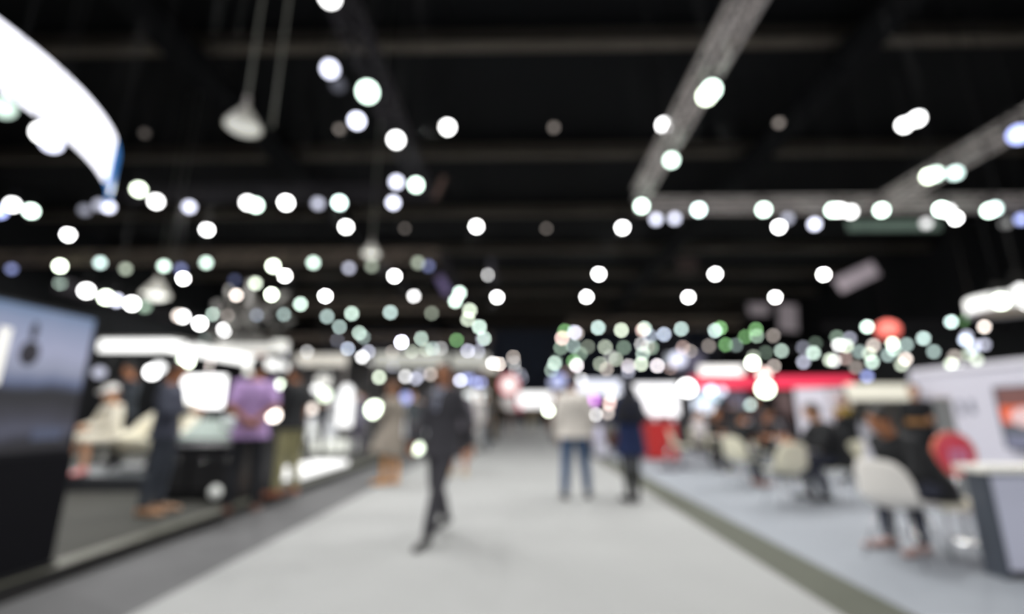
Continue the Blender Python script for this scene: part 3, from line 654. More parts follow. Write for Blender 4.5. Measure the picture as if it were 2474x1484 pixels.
# LED wall facing the aisle
kx = atz(120, 1370, ZP).x; ky = atz(120, 1370, ZP).y
ztop = aty(250, 768, ky).z
def onw(px, py):
    q = atx(px, py, kx); return q.y-ky, q.z-ZP
zlow = onw(100, 1090)[1]
LEDM = bpy.data.materials.new('led_picture'); LEDM.use_nodes = True; nt = LEDM.node_tree; bs = nt.nodes['Principled BSDF']
tc = nt.nodes.new('ShaderNodeTexCoord'); sp = nt.nodes.new('ShaderNodeSeparateXYZ'); nt.links.new(tc.outputs['Object'], sp.inputs[0])
mr = nt.nodes.new('ShaderNodeMapRange'); mr.inputs[1].default_value = zlow; mr.inputs[2].default_value = ztop-ZP; nt.links.new(sp.outputs['Z'], mr.inputs[0])
nz = nt.nodes.new('ShaderNodeTexNoise'); nz.inputs['Scale'].default_value = 2.2; nt.links.new(tc.outputs['Object'], nz.inputs['Vector'])
ad = nt.nodes.new('ShaderNodeMath'); ad.operation = 'MULTIPLY_ADD'; ad.inputs[1].default_value = .16; nt.links.new(nz.outputs['Fac'], ad.inputs[0])
ad2 = nt.nodes.new('ShaderNodeMath'); ad2.operation = 'ADD'; ad2.inputs[1].default_value = -.08; nt.links.new(mr.outputs[0], ad2.inputs[0]); nt.links.new(ad2.outputs[0], ad.inputs[2])
cr = nt.nodes.new('ShaderNodeValToRGB'); nt.links.new(ad.outputs[0], cr.inputs[0])
els = [(0, (18, 18, 22)), (.08, (28, 28, 36)), (.15, (72, 74, 90)), (.23, (50, 50, 60)), (.34, (24, 25, 30)), (.40, (30, 32, 40)), (.47, (92, 102, 132)), (.56, (140, 145, 166)), (.70, (156, 160, 186)), (.86, (134, 144, 172)), (1, (88, 116, 150))]
r_ = cr.color_ramp
while len(r_.elements) > 1: r_.elements.remove(r_.elements[-1])
for i, (p_, c_) in enumerate(els):
    el = r_.elements[0] if i == 0 else r_.elements.new(p_); el.position = p_; el.color = (*srgb(*c_), 1)
nt.links.new(cr.outputs[0], bs.inputs['Emission Color']); bs.inputs['Emission Strength'].default_value = 1.0; bs.inputs['Base Color'].default_value = (.01, .01, .012, 1)
LEDM.cycles.emission_sampling = 'NONE'
e = empty('video_wall', (kx, ky, ZP), 'tall black video wall with a blue-grey picture on its upper half, at the left edge', 'video wall')
box('cabinet', (-.22, -4.6, 0), (-.012, 0, ztop-ZP), mat('black_cabinet', (.012, .012, .016), .5, nscale=3), e)
pic = box('screen', (-.012, -4.5, zlow), (0.004, -.05, ztop-ZP-.03), LEDM, e, 0)
MB_ = mat('printed_dark', srgb(38, 36, 48), .6, nscale=3, emit=.0)
bm = bmesh.new(); ya, za = onw(82, 800); yb, zb_ = onw(82, 855); y1_, _z = onw(52, 855)
add_ell(bm, (.006, ya, za), (.004, abs(y1_-ya)*.55, (za-zb_)*.42)); add_ell(bm, (.006, ya, zb_), (.004, abs(y1_-ya)*1.5, (za-zb_)*.55))
link('pictured_silhouette', bm2me(bm), MB_, e)
box('base_panel', (-.008, -4.6, 0), (.012, 0, zlow-.04), mat('black_base', (.005, .005, .007), .9, nscale=3), e)
box('base_trim', (-.24, -4.6, 0), (.03, .02, .04), M_BLACKMETAL, e)
for n_ in ('black_base', 'black_cabinet'): bpy.data.materials[n_].node_tree.nodes['Principled BSDF'].inputs['Specular IOR Level'].default_value = .12
for k in range(4):
    box('printed_patch', (.004, -.36-k*.5, zlow+.08), (.009, -.14-k*.5, zlow+.17), mat('patch_blue', srgb(66, 72, 92), .6, nscale=9, emit=.5), e, 0)

y0_, z0_ = onw(4, 930); _y, z1_ = onw(4, 790)
box('light_strip', (.004, y0_-.10, z0_), (.012, y0_-.03, z1_), glow('strip_light', (1, .98, .92), .5), e, 0)

# low bench stage with tub armchair and seated woman
bc = atz(300, 1188, ZP)
e = empty('bench_stage', (bc.x, bc.y, ZP), 'low dark grey stage under the cream armchair', 'stage')
box('deck', (-1.6, 0, .17), (1.35, 1.8, .22), mat('stage_grey', srgb(92, 96, 100), .6, nscale=3), e)
box('skirt', (-1.55, .03, 0), (1.3, 1.75, .17), mat('stage_skirt', srgb(48, 50, 54), .7, nscale=3), e)
ZB = ZP+.22
ac = Vector((bc.x+.12, bc.y+.75, ZB))
ac.x -= .38
e = empty('tub_armchair', ac, 'cream tub armchair with a rounded back on the low stage', 'armchair', rz=PI-.25); e.scale = (1.22, 1.22, 1.22)
M_TUB = mat('cream_leather', srgb(232, 226, 204), .5, nscale=12, namt=.05, bump=.15)
bm = bmesh.new(); R_ = []
for i in range(25):
    a = math.radians(-20 + 220*i/24); top = .50 + .40*max(0, math.sin(math.radians(220*i/24 - 20)))**.7 if 0 < i < 24 else .5
    c_, s_ = math.cos(a), -math.sin(a); R_.append([bm.verts.new((c_*r, s_*r*.9, z)) for r, z in ((.46, .18), (.50, top-.04), (.46, top), (.40, top-.04), (.36, .18))])
for a, b in zip(R_, R_[1:]):
    for k in range(5): bm.faces.new((a[k], b[k], b[(k+1) % 5], a[(k+1) % 5]))
bm.faces.new(R_[0]); bm.faces.new(R_[-1][::-1]); link('shell_back', bm2me(bm, smooth=True), M_TUB, e)
bm = bmesh.new(); add_box(bm, (-.35, -.33, .26), (.35, .34, .44), .06); link('seat_cushion', bm2me(bm, smooth=True), mat('olive_cushion', srgb(190, 186, 166), .8, nscale=20), e)
for x in (-.28, .28):
    for y in (-.26, .26): tube('leg', [(x, y, .26), (x*1.15, y*1.15, 0)], [.02, .014], M_BLACKMETAL, e, 8)

def H_of(px, pyf, pyt, z0):
    p = atz(px, pyf, z0); return p, aty(px, pyt, p.y).z - z0
def who(px, pyf, pyt, z0, rz, label, J, **k):
    p, h = H_of(px, pyf, pyt, z0); s = max(.92, min(1.09, h/1.745)); return person((p.x, p.y, z0), rz, label, J, s, **k)

# seated woman in cream
cw = cloth('cream_wool', (236, 230, 212)); pinkshoe = mat('pink_leather', srgb(226, 140, 140), .4, nscale=20)
sp_ = Vector((ac.x-.44, ac.y-.34, ZB))
e = person(sp_, math.radians(160), 'person sitting sideways in a cream dress, white cap and pink shoes on the low stage', pose('sit', .15, arms=['lap', 'lap'], legs=[((.40, .0), (.36, .0)), ((.42, 0), (.48, .0))], seat=.46, headp=.3),
           1.0, True, skin=M_SKIN, hair='cap', hairm=M_HAIRB, top=('dress_top', cw), hem=.02, bottom=('skirt', cw), bkind='shorts', shoes=pinkshoe)

# man behind, in dark jacket
drk = cloth('charcoal_knit', (52, 58, 66)); blk = cloth('black_cotton', (18, 20, 23)); 
pb = aty(318, 896, bc.y+1.45)
person((pb.x, pb.y, ZB), math.radians(165), 'person in a dark slate jacket standing behind the cream armchair', pose('stand', arms=['front', 'front'], headp=.3), 1.03, skin=M_SKIND, top=('jacket', drk), hem=.12, bottom=('trousers', blk))
# blue-grey man, purple man, khaki man
who(366, 1243, 874, ZP, math.radians(-75), 'person in a dark blue-grey outfit with tan shoes standing beside the black display counter', pose('stand', arms=['front', 'front'], headp=.25, legs=[(.03, 0, 0, 0), (.0, -.05, 0, .0)]),
    skin=M_SKIND, top=('shirt', cloth('slate_shirt', (62, 66, 80))), sleeves='long', hem=.12, bottom=('trousers', cloth('slate_trousers', (58, 64, 74))), shoes=mat('tan_leather', srgb(168, 128, 96), .5, nscale=20), loose=.02)
who(580, 1243, 866, ZP, math.radians(28), 'person in a purple short-sleeved shirt with hands clasped behind the back', pose('stand', arms=['back', 'back'], legs=[(.03, 0, 0, -.02), (.0, .0, 0, .03)], turn=-.15, headp=.2),
    skin=M_SKIND, top=('shirt', cloth('purple_shirt', (180, 148, 200))), sleeves='short', hem=.14, loose=.018, bottom=('trousers', cloth('navy_black_trousers', (24, 26, 32))), shoes=mat('brown_leather', srgb(96, 62, 48), .4, nscale=20))
who(686, 1200, 880, ZP, math.radians(75), 'person in a black T-shirt and khaki trousers standing at the platform edge', pose('stand', arms=['front', 'down'], legs=[(.03, .04, 0, 0), (.0, -.05, 0, .0)]),
    skin=M_SKIND, top=('t_shirt', blk), sleeves='short', hem=.10, loose=.025, bottom=('trousers', cloth('khaki_trousers', (150, 146, 108))), shoes=mat('rust_leather', srgb(160, 100, 76), .5, nscale=20))
# folded paper held by the purple man
p = aty(560, 1045, 5.7); e = empty('folded_brochure', p, 'white folded brochure held beside the person in purple', 'brochure')
o = box('cover', (-.15, -.002, -.02), (.15, .002, .10), mat('paper_white', srgb(225, 228, 235), .6, nscale=5), e, 0); o.rotation_euler = (.9, .35, 0)
o = box('page', (-.14, .004, -.03), (.14, .007, .09), mat('paper_white', srgb(225, 228, 235), .6), e, 0); o.rotation_euler = (1.0, .35, .05)

# black display counter with a sloping grey-green glass top
p = atz(500, 1215, ZP)
e = empty('display_counter', (p.x-.1, p.y+.1, ZP), 'black display counter with a sloping grey-green glass top', 'counter')
bm = bmesh.new()
prof = [(0, 0), (0, .70), (.12, .78), (.55, 1.02), (1.2, 1.02), (1.2, 0)]
a = [bm.verts.new((-.62, y, z)) for y, z in prof]; b = [bm.verts.new((.42, y, z)) for y, z in prof]
bm.faces.new(a); bm.faces.new(b[::-1])
for k in range(6): bm.faces.new((a[k], a[(k+1) % 6], b[(k+1) % 6], b[k]))
link('body', bm2me(bm), mat('gloss_black', (.008, .008, .01), .25, nscale=4), e)
quadslab('glass_top', [(-.6, .10, .785), (.4, .10, .785), (.4, .56, 1.04), (-.6, .56, 1.04)], .012, mat('greenish_glass', srgb(120, 136, 128), .5, nscale=3), e)
box('red_marker', (.30, -.01, .5), (.36, .0, .56), mat('red_marker', srgb(170, 30, 30), .5, nscale=3, emit=.4), e)
box('kickboard', (-.62, -.02, 0), (.42, 0, .1), M_BLACKMETAL, e)
for x in (-.45, -.1, .2):
    dr = box('drawer', (x-.12, -.018, .15), (x+.17, 0, .60), mat('drawer_black', (.02, .02, .022), .3, nscale=4), e); tube('handle', [(x-.03, -.04, .52), (x+.08, -.04, .52)], .007, M_CHROME, dr, 8)

# canopy light box over the armchair
M_LB = glow('light_box', (1, 1, .985), 1.6, True); M_LBS = glow('light_box_soft', (.96, .95, .90), .62)
p0 = aty(243, 836, 8.6); p1 = aty(415, 836, 8.6)
e = empty('canopy', (p0.x, 8.6, 0), 'white glowing canopy frame on dark posts over the cream armchair', 'canopy')
zc_ = p0.z; wd = p1.x-p0.x
box('front_light', (0, -.06, zc_-.11), (wd, .06, zc_+.11), M_LB, e, .03)
box('side_light', (wd-.06, .06, zc_-.11), (wd+.06, 4.4, zc_+.11), M_LB, e, .03)
box('rear_fascia', (wd+.06, 1.2, zc_+.02), (wd+1.6, 1.3, zc_+.28), M_LBS, e, .02)
box('deck', (-.05, 0, zc_+.11), (wd+.1, 4.4, zc_+.16), M_DULL, e)
for x, y in ((.05, .3), (wd-.1, 4.2)): tube('post', [(x, y, ZP), (x, y, zc_-.1)], .035, M_BLACKMETAL, e)
# big white screen behind
def screen(name, x0, y0, x1, y1, Y, m, label, stand=True, cat='screen', group=None, zf=0.0, t=.06, fr=None):
    a = aty(x0, y1, Y); b = aty(x1, y0, Y); w2 = (b.x-a.x)/2
    e = empty(name, ((a.x+b.x)/2, Y, zf), label, cat, group)
    box('panel', (-w2, 0, a.z-zf), (w2, t, b.z-zf), m, e, .01)
    fm = fr or M_BLACKMETAL
    boxes('bezel', [((-w2-.02, .004, a.z-zf-.02), (w2+.02, t+.02, a.z-zf)), ((-w2-.02, .004, b.z-zf), (w2+.02, t+.02, b.z-zf+.02)), ((-w2-.02, .004, a.z-zf), (-w2, t+.02, b.z-zf)), ((w2, .004, a.z-zf), (w2+.02, t+.02, b.z-zf))], fm, e)
    if stand:
        for s in (-.6, .6): tube('post', [(s*w2, t+.04, 0), (s*w2, t+.04, a.z-zf+.1)], .025, M_BLACKMETAL, e, 8)
        box('foot', (-w2*.8, -.1, 0), (w2*.8, .35, .02), M_BLACKMETAL, e)
    return e
M_SCR = glow('screen_white', (1, 1, 1), 2.6, True)
screen('display_screen', 430, 908, 548, 985, 9.5, M_SCR, 'large dazzling white screen behind the black display counter', zf=ZP)
def counter(px0, px1, pyt, pyf, m, label, zf=ZP, dp=.6, topm=None, name='display_plinth', cat='plinth', group=None):
    p = atz((px0+px1)/2, pyf, zf); a = aty(px0, pyt, p.y); b = aty(px1, pyt, p.y)
    e = empty(name, (p.x, p.y, zf), label, cat, group); w2 = (b.x-a.x)/2; h = max(.08, a.z-zf)
    box('body', (-w2, 0, 0.02), (w2, dp, h-.03), m, e, .01); box('top', (-w2-.01, -.01, h-.03), (w2+.01, dp+.01, h), topm or m, e, .01)
    box('recessed_base', (-w2+.03, .03, 0), (w2-.03, dp-.03, .02), M_BLACKMETAL, e)
    return e
M_PW = glow('plinth_glow', (1, 1, 1), .95); M_PS = mat('plinth_grey', srgb(150, 150, 150), .5, nscale=4)
q1 = atz(722, 1146, ZP+.12); q2 = atz(846, 1112, ZP+.12)
e = empty('display_plinth', (q1.x, q1.y, ZP), 'long low white glowing plinth along the platform edge beyond the khaki trousers', 'plinth')
box('body', (-.75, 0, .02), (0, q2.y-q1.y, .10), M_PW, e, .01); box('top', (-.77, -.02, .10), (.02, q2.y-q1.y+.02, .12), M_PW, e, .005); box('recessed_base', (-.7, .04, 0), (-.05, q2.y-q1.y-.04, .02), M_BLACKMETAL, e)
counter(628, 680, 1140, 1168, M_PW, 'small low glowing plinth between the purple shirt and khaki trousers', dp=.4)
counter(745, 850, 1062, 1095, glow('plinth_dim', (.95, .97, .9), .45), 'stepped white display shelf behind the low glowing plinth', dp=.4)
screen('display_screen', 812, 958, 855, 1032, 11.5, M_PW, 'narrow white light panel beside the black T-shirt visitor', zf=ZP)
screen('display_screen', 762, 905, 800, 935, 14.8, M_LBS, 'small pale light panel high behind the display shelf', zf=ZP)
screen('display_screen', 1122, 945, 1178, 985, 18.5, glow('screen_cool', (.95, 1, 1), 1.3), 'white screen beyond the person in the dark suit', zf=0)
screen('display_screen', 590, 868, 612, 905, 13.8, M_LBS, 'soft pale panel above the shoulder of the purple shirt', zf=ZP)
# added globes with a faint glow, standing in for blurred spots of light
for i, (px, py, r) in enumerate(((640, 1150, .07), (520, 1190, .075), (655, 1057, .08), (755, 1040, .10), (720, 990, .10))):
    zz = ZP if i < 2 else .3
    p = atz(px, py, .26) if i < 2 else aty(px, py, 9.5)
    e = empty('light_spot_globe', (p.x, p.y, ZP), 'added pale globe for a blurred light, %s from the left on the dark platform' % ['second', 'first', 'third', 'fifth', 'fourth'][i], 'vase', 'added pale globes')
    h = p.z-ZP
    lathe('globe', [(0, -r)] + sph(r, 8, -80, 60)[0:] + [(r*.4, r*1.1)], mat('globe_glow', srgb(225, 228, 224), .15, nscale=5, emit=.2), e, 16, (0, 0, h))
    lathe('stand', [(0, 0), (r*.9, 0), (r*.9, .02), (.02, .03), (.02, max(.03, h-r)), (0, max(.03, h-r))], M_BLACKMETAL, e, 12)

# ------------------------------------------------------------------ aisle people
def suit_bits(e, J, hd, Rh):
    C = J['C']; up = J['up']
    f = V((-math.sin(J['turn']), math.cos(J['turn']), 0)); s = J['side']
    a = C - up*.06 + f*.158; b = J['N'] + f*.085 - up*.01
    bm = bmesh.new(); q = [a - s*.015, a + s*.015, b + s*.055, b - s*.055]
    vs = [bm.verts.new(p+f*.004) for p in q]; v2 = [bm.verts.new(p-f*.03) for p in q]
    bm.faces.new(vs); bm.faces.new(v2[::-1])
    for k in range(4): bm.faces.new((vs[k], v2[k], v2[(k+1) % 4], vs[(k+1) % 4]))
    link('shirt_front', bm2me(bm), cloth('pale_shirt', (180, 186, 205)), e)
    bm = bmesh.new(); q = [a - s*.012, a + s*.012, b + s*.014, b - s*.014]
    vs = [bm.verts.new(p+f*.012) for p in q]; v2 = [bm.verts.new(p+f*.002) for p in q]
    bm.faces.new(vs); bm.faces.new(v2[::-1])
    for k in range(4): bm.faces.new((vs[k], v2[k], v2[(k+1) % 4], vs[(k+1) % 4]))
    link('necktie', bm2me(bm), cloth('grey_tie', (90, 92, 110)), e)
suit = cloth('charcoal_suit', (58, 57, 63))
who(1062, 1300, 878, 0, math.radians(152), 'person in a charcoal suit striding down the middle of the aisle', pose('stand', arms=['swingb', 'swingf'], legs=[(.17, .30, .0, .03), (-.02, -.24, .06, .0)], heady=.35, headp=.05),
    skin=M_SKIND, top=('jacket', suit), hem=.18, loose=.024, bottom=('trousers', suit), extras=suit_bits)
cream = cloth('off_white_shirt', (214, 208, 200)); jeans = cloth('blue_jeans', (56, 84, 120))
who(1393, 1207, 905, 0, math.radians(-4), 'person in an off-white long-sleeved shirt and blue jeans walking away up the aisle', pose('stand', arms=['down', 'down'], legs=[(.02, -.04, 0, -.04), (.05, .06, 0, .05)]),
    skin=M_SKIND, top=('shirt', cream), hem=.12, loose=.04, bottom=('jeans', jeans), wide=1.06)
navy = cloth('navy_coat', (14, 32, 74)); nblk = cloth('navy_black_scarf', (16, 18, 30))
def cape(e, J, hd, Rh):
    bm = bmesh.new(); loft(bm, [J['N']+V((0, 0, .03)), J['S'], J['C']-V((0, 0, .02)), J['C']-V((0, 0, .18))], [.09, .20, .235, .25], [.08, .125, .15, .16], J['side'])
    remesh(bm, 'shawl', .014, nblk, e)
who(1530, 1215, 918, 0, math.radians(10), 'person in a navy coat and dark headscarf standing at the right of the aisle', pose('stand', arms=['front', 'front'], legs=[(.02, 0, 0, .05), (.0, .0, 0, -.05)]),
    female=True, hair='scarf', hairm=nblk, top=('coat', navy), hem=.30, loose=.035, bottom=('leggings', blk), bkind='slim', extras=cape)
# brown shoulder bag by her side
p = aty(1487, 1062, atz(1522, 1215, 0).y-.02)
e = empty('handbag', p, 'brown handbag hanging at the side of the navy coat', 'bag')
bm = bmesh.new(); add_box(bm, (-.13, -.05, -.12), (.10, .05, .10), .03); link('pouch', bm2me(bm, smooth=True), mat('brown_bag', srgb(78, 48, 36), .5, nscale=14), e)
tube('strap', [(-.09, 0, .09), (.0, 0, .36), (.08, 0, .09)], .009, mat('brown_bag', srgb(78, 48, 36)), e, 6)
box('flap', (-.12, -.06, -.01), (.09, -.045, .09), mat('brown_bag_flap', srgb(92, 58, 42), .5, nscale=14), e)
# woman in long taupe coat with orange boots
def longcoat(z1, r):
    def f(e, J, hd, Rh):
        bm = bmesh.new(); loft(bm, [V((-.12, -.0, z1)), V((-.06, 0, (z1+.96)/2)), J['P'], J['P']+V((0, 0, .12))], [r*1.15, r*.95, r*.72, .15], [r*.8, r*.7, .15, .12], J['side'])
        remesh(bm, 'coat_skirt', .018, cloth('taupe_coat', (128, 120, 110)), e)
    return f
who(940, 1172, 925, 0, math.radians(60), 'person in a wide taupe coat and orange boots at the left edge of the aisle', pose('stand', arms=['front', 'down'], lean=.05, legs=[(.03, .05, 0, 0), (.0, -.04, 0, .0)], headp=.2),
    female=True, hair='bob', hairm=M_HAIRB, top=('coat', cloth('taupe_coat', (128, 120, 110))), loose=.03, extras=longcoat(.48, .30), bottom=('boots_shaft', mat('orange_boot', srgb(236, 168, 92), .6, nscale=20)), bkind='slim', shoes=mat('orange_boot', srgb(236, 168, 92), .6))
who(1107, 1152, 925, 0, math.radians(20), 'person with bare legs and a dark short outfit walking just behind the charcoal suit', pose('stand', arms=['swingf', 'swingb'], legs=[(.05, .1, 0, 0), (-.02, -.1, 0, 0)]),
    female=True, skin=M_SKIND, hair='long', top=('top', cloth('mauve_grey_top', (88, 84, 92))), hem=.10, bottom=('shorts', cloth('dark_shorts', (40, 38, 42))), bkind='shorts', shoes=mat('beige_shoe', srgb(196, 176, 140), .5, nscale=10))
who(1150, 1092, 940, 0, PI, 'person in pale grey clothes in the distance beside the white screen', pose('stand'), hi=False, top=('top', cloth('pale_grey_top', (196, 192, 190))), hem=.1, bottom=('trousers', cloth('pale_trousers', (170, 170, 168))))
who(1170, 1090, 945, 0, .3, 'person in dark grey right behind the one in pale grey', pose('stand', arms=['swingf', 'swingb']), hi=False, top=('top', cloth('dk_grey_top', (84, 84, 86))), hem=.1, bottom=('trousers', cloth('grey_blue_trousers', (104, 112, 122))))
far = [(1196, 1048, 'olive', (98, 86, 60), (70, 64, 50)), (1213, 1052, 'black', (34, 32, 32), (46, 56, 66)), (1231, 1045, 'brown', (110, 88, 80), (104, 84, 70)), (1249, 1040, 'grey', (96, 94, 94), (80, 88, 96)),
       (1282, 1044, 'khaki', (150, 142, 118), (150, 146, 118)), (1299, 1035, 'beige', (160, 150, 130), (110, 110, 104)), (1311, 1038, 'black', (30, 34, 36), (32, 34, 36)), (1332, 1055, 'rust brown', (140, 100, 80), (160, 130, 120)),
       (1452, 1048, 'lilac', (176, 168, 196), (180, 176, 184)), (1222, 1036, 'maroon', (92, 60, 56), (60, 50, 50)), (1268, 1034, 'charcoal', (60, 60, 64), (64, 66, 70))]
for i, (px, pf, nm_, c1, c2) in enumerate(sorted(far)):
    p = atz(px, pf, 0)
    person((p.x, p.y, 0), [0, PI, .4, 2.8, -.3][i % 5], 'distant person in %s at the far end of the aisle, %s from the left' % (nm_, ordn(i)), pose('stand', arms=[['down', 'down'], ['swingf', 'swingb'], ['front', 'down']][i % 3], legs=[(.05, .1, 0, 0), (-.02, -.1, 0, 0)]),
           [.98, 1.0, .95, 1.03][i % 4], hi=False, group='distant visitors in the aisle', top=('top', cloth('crowd_top_%d' % i, c1)), hem=.08, bottom=('trousers', cloth('crowd_leg_%d' % i, c2)))
# visitors among the left displays
for i, (px, pt, Y, z0, rz, c1, c2, lab) in enumerate([(873, 938, 12.0, ZP, .5, (92, 88, 104), (88, 84, 98), 'person in a mauve-grey suit standing between the white light panels'),
                                                 (785, 960, 13.5, ZP, -.8, (40, 42, 48), (36, 36, 40), 'person in black behind the stepped display shelf'),
                                                 (1000, 945, 14.0, 0, 2.6, (64, 70, 74), (60, 62, 70), 'person in dark grey behind the taupe coat'),
                                                 (1020, 955, 17.0, 0, .2, (52, 50, 58), (50, 50, 54), 'person in dark violet farther behind the taupe coat'),
                                                 (735, 965, 15.0, ZP, 1.2, (120, 96, 84), (60, 56, 56), 'person in brown beside the black T-shirt visitor')]):
    p = aty(px, pt, Y)
    person((p.x, Y, z0), rz, lab, pose('stand', arms=['down', 'front']), (p.z-z0)/1.745 if 1.55 < p.z-z0 < 1.9 else .98, hi=False, top=('top', cloth('lv_top_%d' % i, c1)), hem=.12, bottom=('trousers', cloth('lv_leg_%d' % i, c2)))

# ------------------------------------------------------------------ booths: generic builder
def booth(x0, x1, yt, yb, Y, fm, wm, label, dpt=3.0, side=None, zf=0.0, lit=None, fh=None):
    a = aty(x0, yb, Y); b = aty(x1, yt, Y); wd = b.x-a.x
    e = empty('exhibition_booth', (a.x, Y, zf), label, 'booth')
    z1 = b.z-zf; z0 = a.z-zf
    box('fascia', (0, 0, z0), (wd, .12, z1), fm, e, .02)
    box('back_wall', (0, dpt, 0), (wd, dpt+.06, z1), wm, e)
    box('side_wall', (0, .12, 0), (.06, dpt, z0), wm, e) if side != 'r' else None
    if side in ('r', 'b'): box('side_wall', (wd-.06, .12, 0), (wd, dpt, z0), wm, e)
    for x in (.05, wd-.05): tube('post', [(x, .06, 0), (x, .06, z0)], .035, M_ALU, e, 8)
    box('roof', (0, .12, z1-.04), (wd, dpt, z1), M_BLACKMETAL, e)
    box('counter', (wd*.25, .5, 0), (wd*.75, .95, .95), lit or M_WHITE, e, .02)
    box('counter_top', (wd*.23, .47, .95), (wd*.77, .98, .98), M_WHITE, e, .01)
    if lit: box('lit_panel', (wd*.15, dpt-.05, 1.0), (wd*.85, dpt-.01, 2.0), lit, e, .01)
    return e
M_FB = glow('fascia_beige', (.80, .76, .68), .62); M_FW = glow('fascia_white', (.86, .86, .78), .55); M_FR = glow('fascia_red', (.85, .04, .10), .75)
M_BWALL = mat('booth_wall_grey', srgb(118, 116, 116), .7, nscale=1.5); M_BDK = mat('booth_wall_dark', srgb(50, 50, 54), .7, nscale=1.5); M_BLT = mat('booth_wall_light', srgb(200, 198, 204), .6, nscale=1.5)
M_GW = glow('lit_panel', (1, 1, .97), .9); M_GD = glow('lit_panel_dim', (.8, .82, .85), .45); M_RUST = mat('rust_fascia', srgb(170, 110, 90), .6, nscale=2, emit=.15)
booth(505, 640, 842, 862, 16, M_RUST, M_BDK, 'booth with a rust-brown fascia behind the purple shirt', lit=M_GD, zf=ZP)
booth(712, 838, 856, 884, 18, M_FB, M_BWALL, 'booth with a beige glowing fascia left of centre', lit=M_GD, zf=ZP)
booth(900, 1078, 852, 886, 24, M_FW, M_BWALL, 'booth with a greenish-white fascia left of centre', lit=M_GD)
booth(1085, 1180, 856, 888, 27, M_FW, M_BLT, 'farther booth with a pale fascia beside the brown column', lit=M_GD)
p = aty(1187, 900, 21); e = empty('brown_column', (p.x, 21, 0), 'olive-brown wooden column beside the distant visitors', 'column')
box('shaft', (-.24, -.24, .12), (.24, .24, p.z), mat('olive_brown_wood', srgb(96, 80, 52), .6, nscale=3), e, .02); box('base', (-.3, -.3, 0), (.3, .3, .12), M_BLACKMETAL, e); box('capital', (-.32, -.32, p.z), (.32, .32, p.z+.35), M_FB, e, .03)
p = aty(1230, 930, 28.6); e = empty('round_sign', (p.x, 28.6, 0), 'round pink and white glowing sign on a post left of the aisle end', 'sign')
lathe('disc', [(0, -.08), (.58, -.08), (.62, 0), (.58, .08), (0, .08)], glow('sign_pink', (1, .36, .38), 1.0), e, 28, (0, 0, 0)).rotation_euler = (PI/2, 0, 0)
e.children[0].location = (0, 0, p.z)
d_ = lathe('centre', [(0, -.10), (.4, -.10), (.4, .10), (0, .10)], glow('sign_pale', (1, .93, .9), 1.4), e, 24); d_.rotation_euler = (PI/2, 0, 0); d_.location = (0, -.02, p.z)
tube('post', [(0, .1, 0), (0, .1, p.z)], .05, M_ALU, e); box('foot', (-.4, -.3, 0), (.4, .4, .03), M_ALU, e)
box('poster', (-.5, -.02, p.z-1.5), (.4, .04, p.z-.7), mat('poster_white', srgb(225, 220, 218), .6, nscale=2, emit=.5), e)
screen('display_screen', 1252, 948, 1333, 985, 37, glow('end_screen', (1, 1, 1), 1.7), 'wide white screen closing the end of the aisle')
screen('red_banner', 1244, 975, 1258, 998, 36.5, glow('end_red', (1, .22, .3), .9), 'small pink-red banner at the left foot of the wide white screen', cat='banner')
screen('red_banner', 1335, 952, 1350, 968, 36.5, mat('dull_red', srgb(190, 90, 90), .6, nscale=3, emit=.3), 'small red banner at the right of the wide white screen', cat='banner')
# aisle end, right side
screen('display_screen', 1395, 918, 1500, 952, 18, glow('screen_blue', (.84, .87, 1), 1.05), 'wide blue-white screen above the head of the off-white shirt')
screen('display_screen', 1328, 918, 1362, 935, 19, glow('screen_lilac', (.66, .70, 1), .8), 'small lilac screen left of the blue-white one')
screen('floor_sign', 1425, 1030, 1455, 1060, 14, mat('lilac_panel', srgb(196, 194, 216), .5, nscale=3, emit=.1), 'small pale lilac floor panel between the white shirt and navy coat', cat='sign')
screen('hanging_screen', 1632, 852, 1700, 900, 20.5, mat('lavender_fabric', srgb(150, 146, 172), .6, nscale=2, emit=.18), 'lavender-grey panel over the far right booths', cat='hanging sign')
screen('hanging_screen', 1612, 856, 1652, 882, 20, glow('cool_white', (.85, .92, 1), .75), 'bright cool white small panel over the far right booths', cat='hanging sign')
# white kiosk above the red counter
Y = 13.6; q = [aty(*c, Y) for c in ((1533, 927), (1572, 1004), (1642, 1004), (1636, 927))]
e = empty('white_kiosk', (q[1].x, Y, 0), 'white glowing kiosk sign with a slanted left edge above the red counter', 'kiosk')
loc = [p - e.location for p in q]
quadslab('sign_board', loc, .25, glow('kiosk_white', (.97, .97, 1), 1.05), e)
a_, b_ = aty(1583, 954, Y)-e.location, aty(1602, 960, Y)-e.location
box('violet_stroke', (a_.x, -.012, b_.z), (b_.x, -.001, a_.z), mat('violet_ink', srgb(206, 180, 240), .6, nscale=3, emit=.5), e, 0)
a_, b_ = aty(1568, 954, Y)-e.location, aty(1580, 960, Y)-e.location
box('grey_stroke', (a_.x, -.012, b_.z), (b_.x, -.001, a_.z), mat('grey_ink', srgb(150, 150, 160), .6, nscale=3, emit=.1), e, 0)
tube('post', [(.15, .12, 0), (.15, .12, loc[1].z+.1)], .05, M_WHITE, e); tube('post', [(loc[2].x-.15, .12, 0), (loc[2].x-.15, .12, loc[1].z+.1)], .05, M_WHITE, e)
M_RED = mat('red_lacquer', srgb(176, 42, 42), .4, nscale=4)
counter(1568, 1640, 1018, 1112, M_RED, 'bright red counter below the white kiosk', zf=0.004, dp=.7, name='counter', cat='counter')
counter(1440, 1470, 1065, 1105, mat('plinth_lilac', srgb(190, 190, 204), .5, nscale=4), 'short pale plinth behind the brown handbag', zf=0.004, dp=.4)

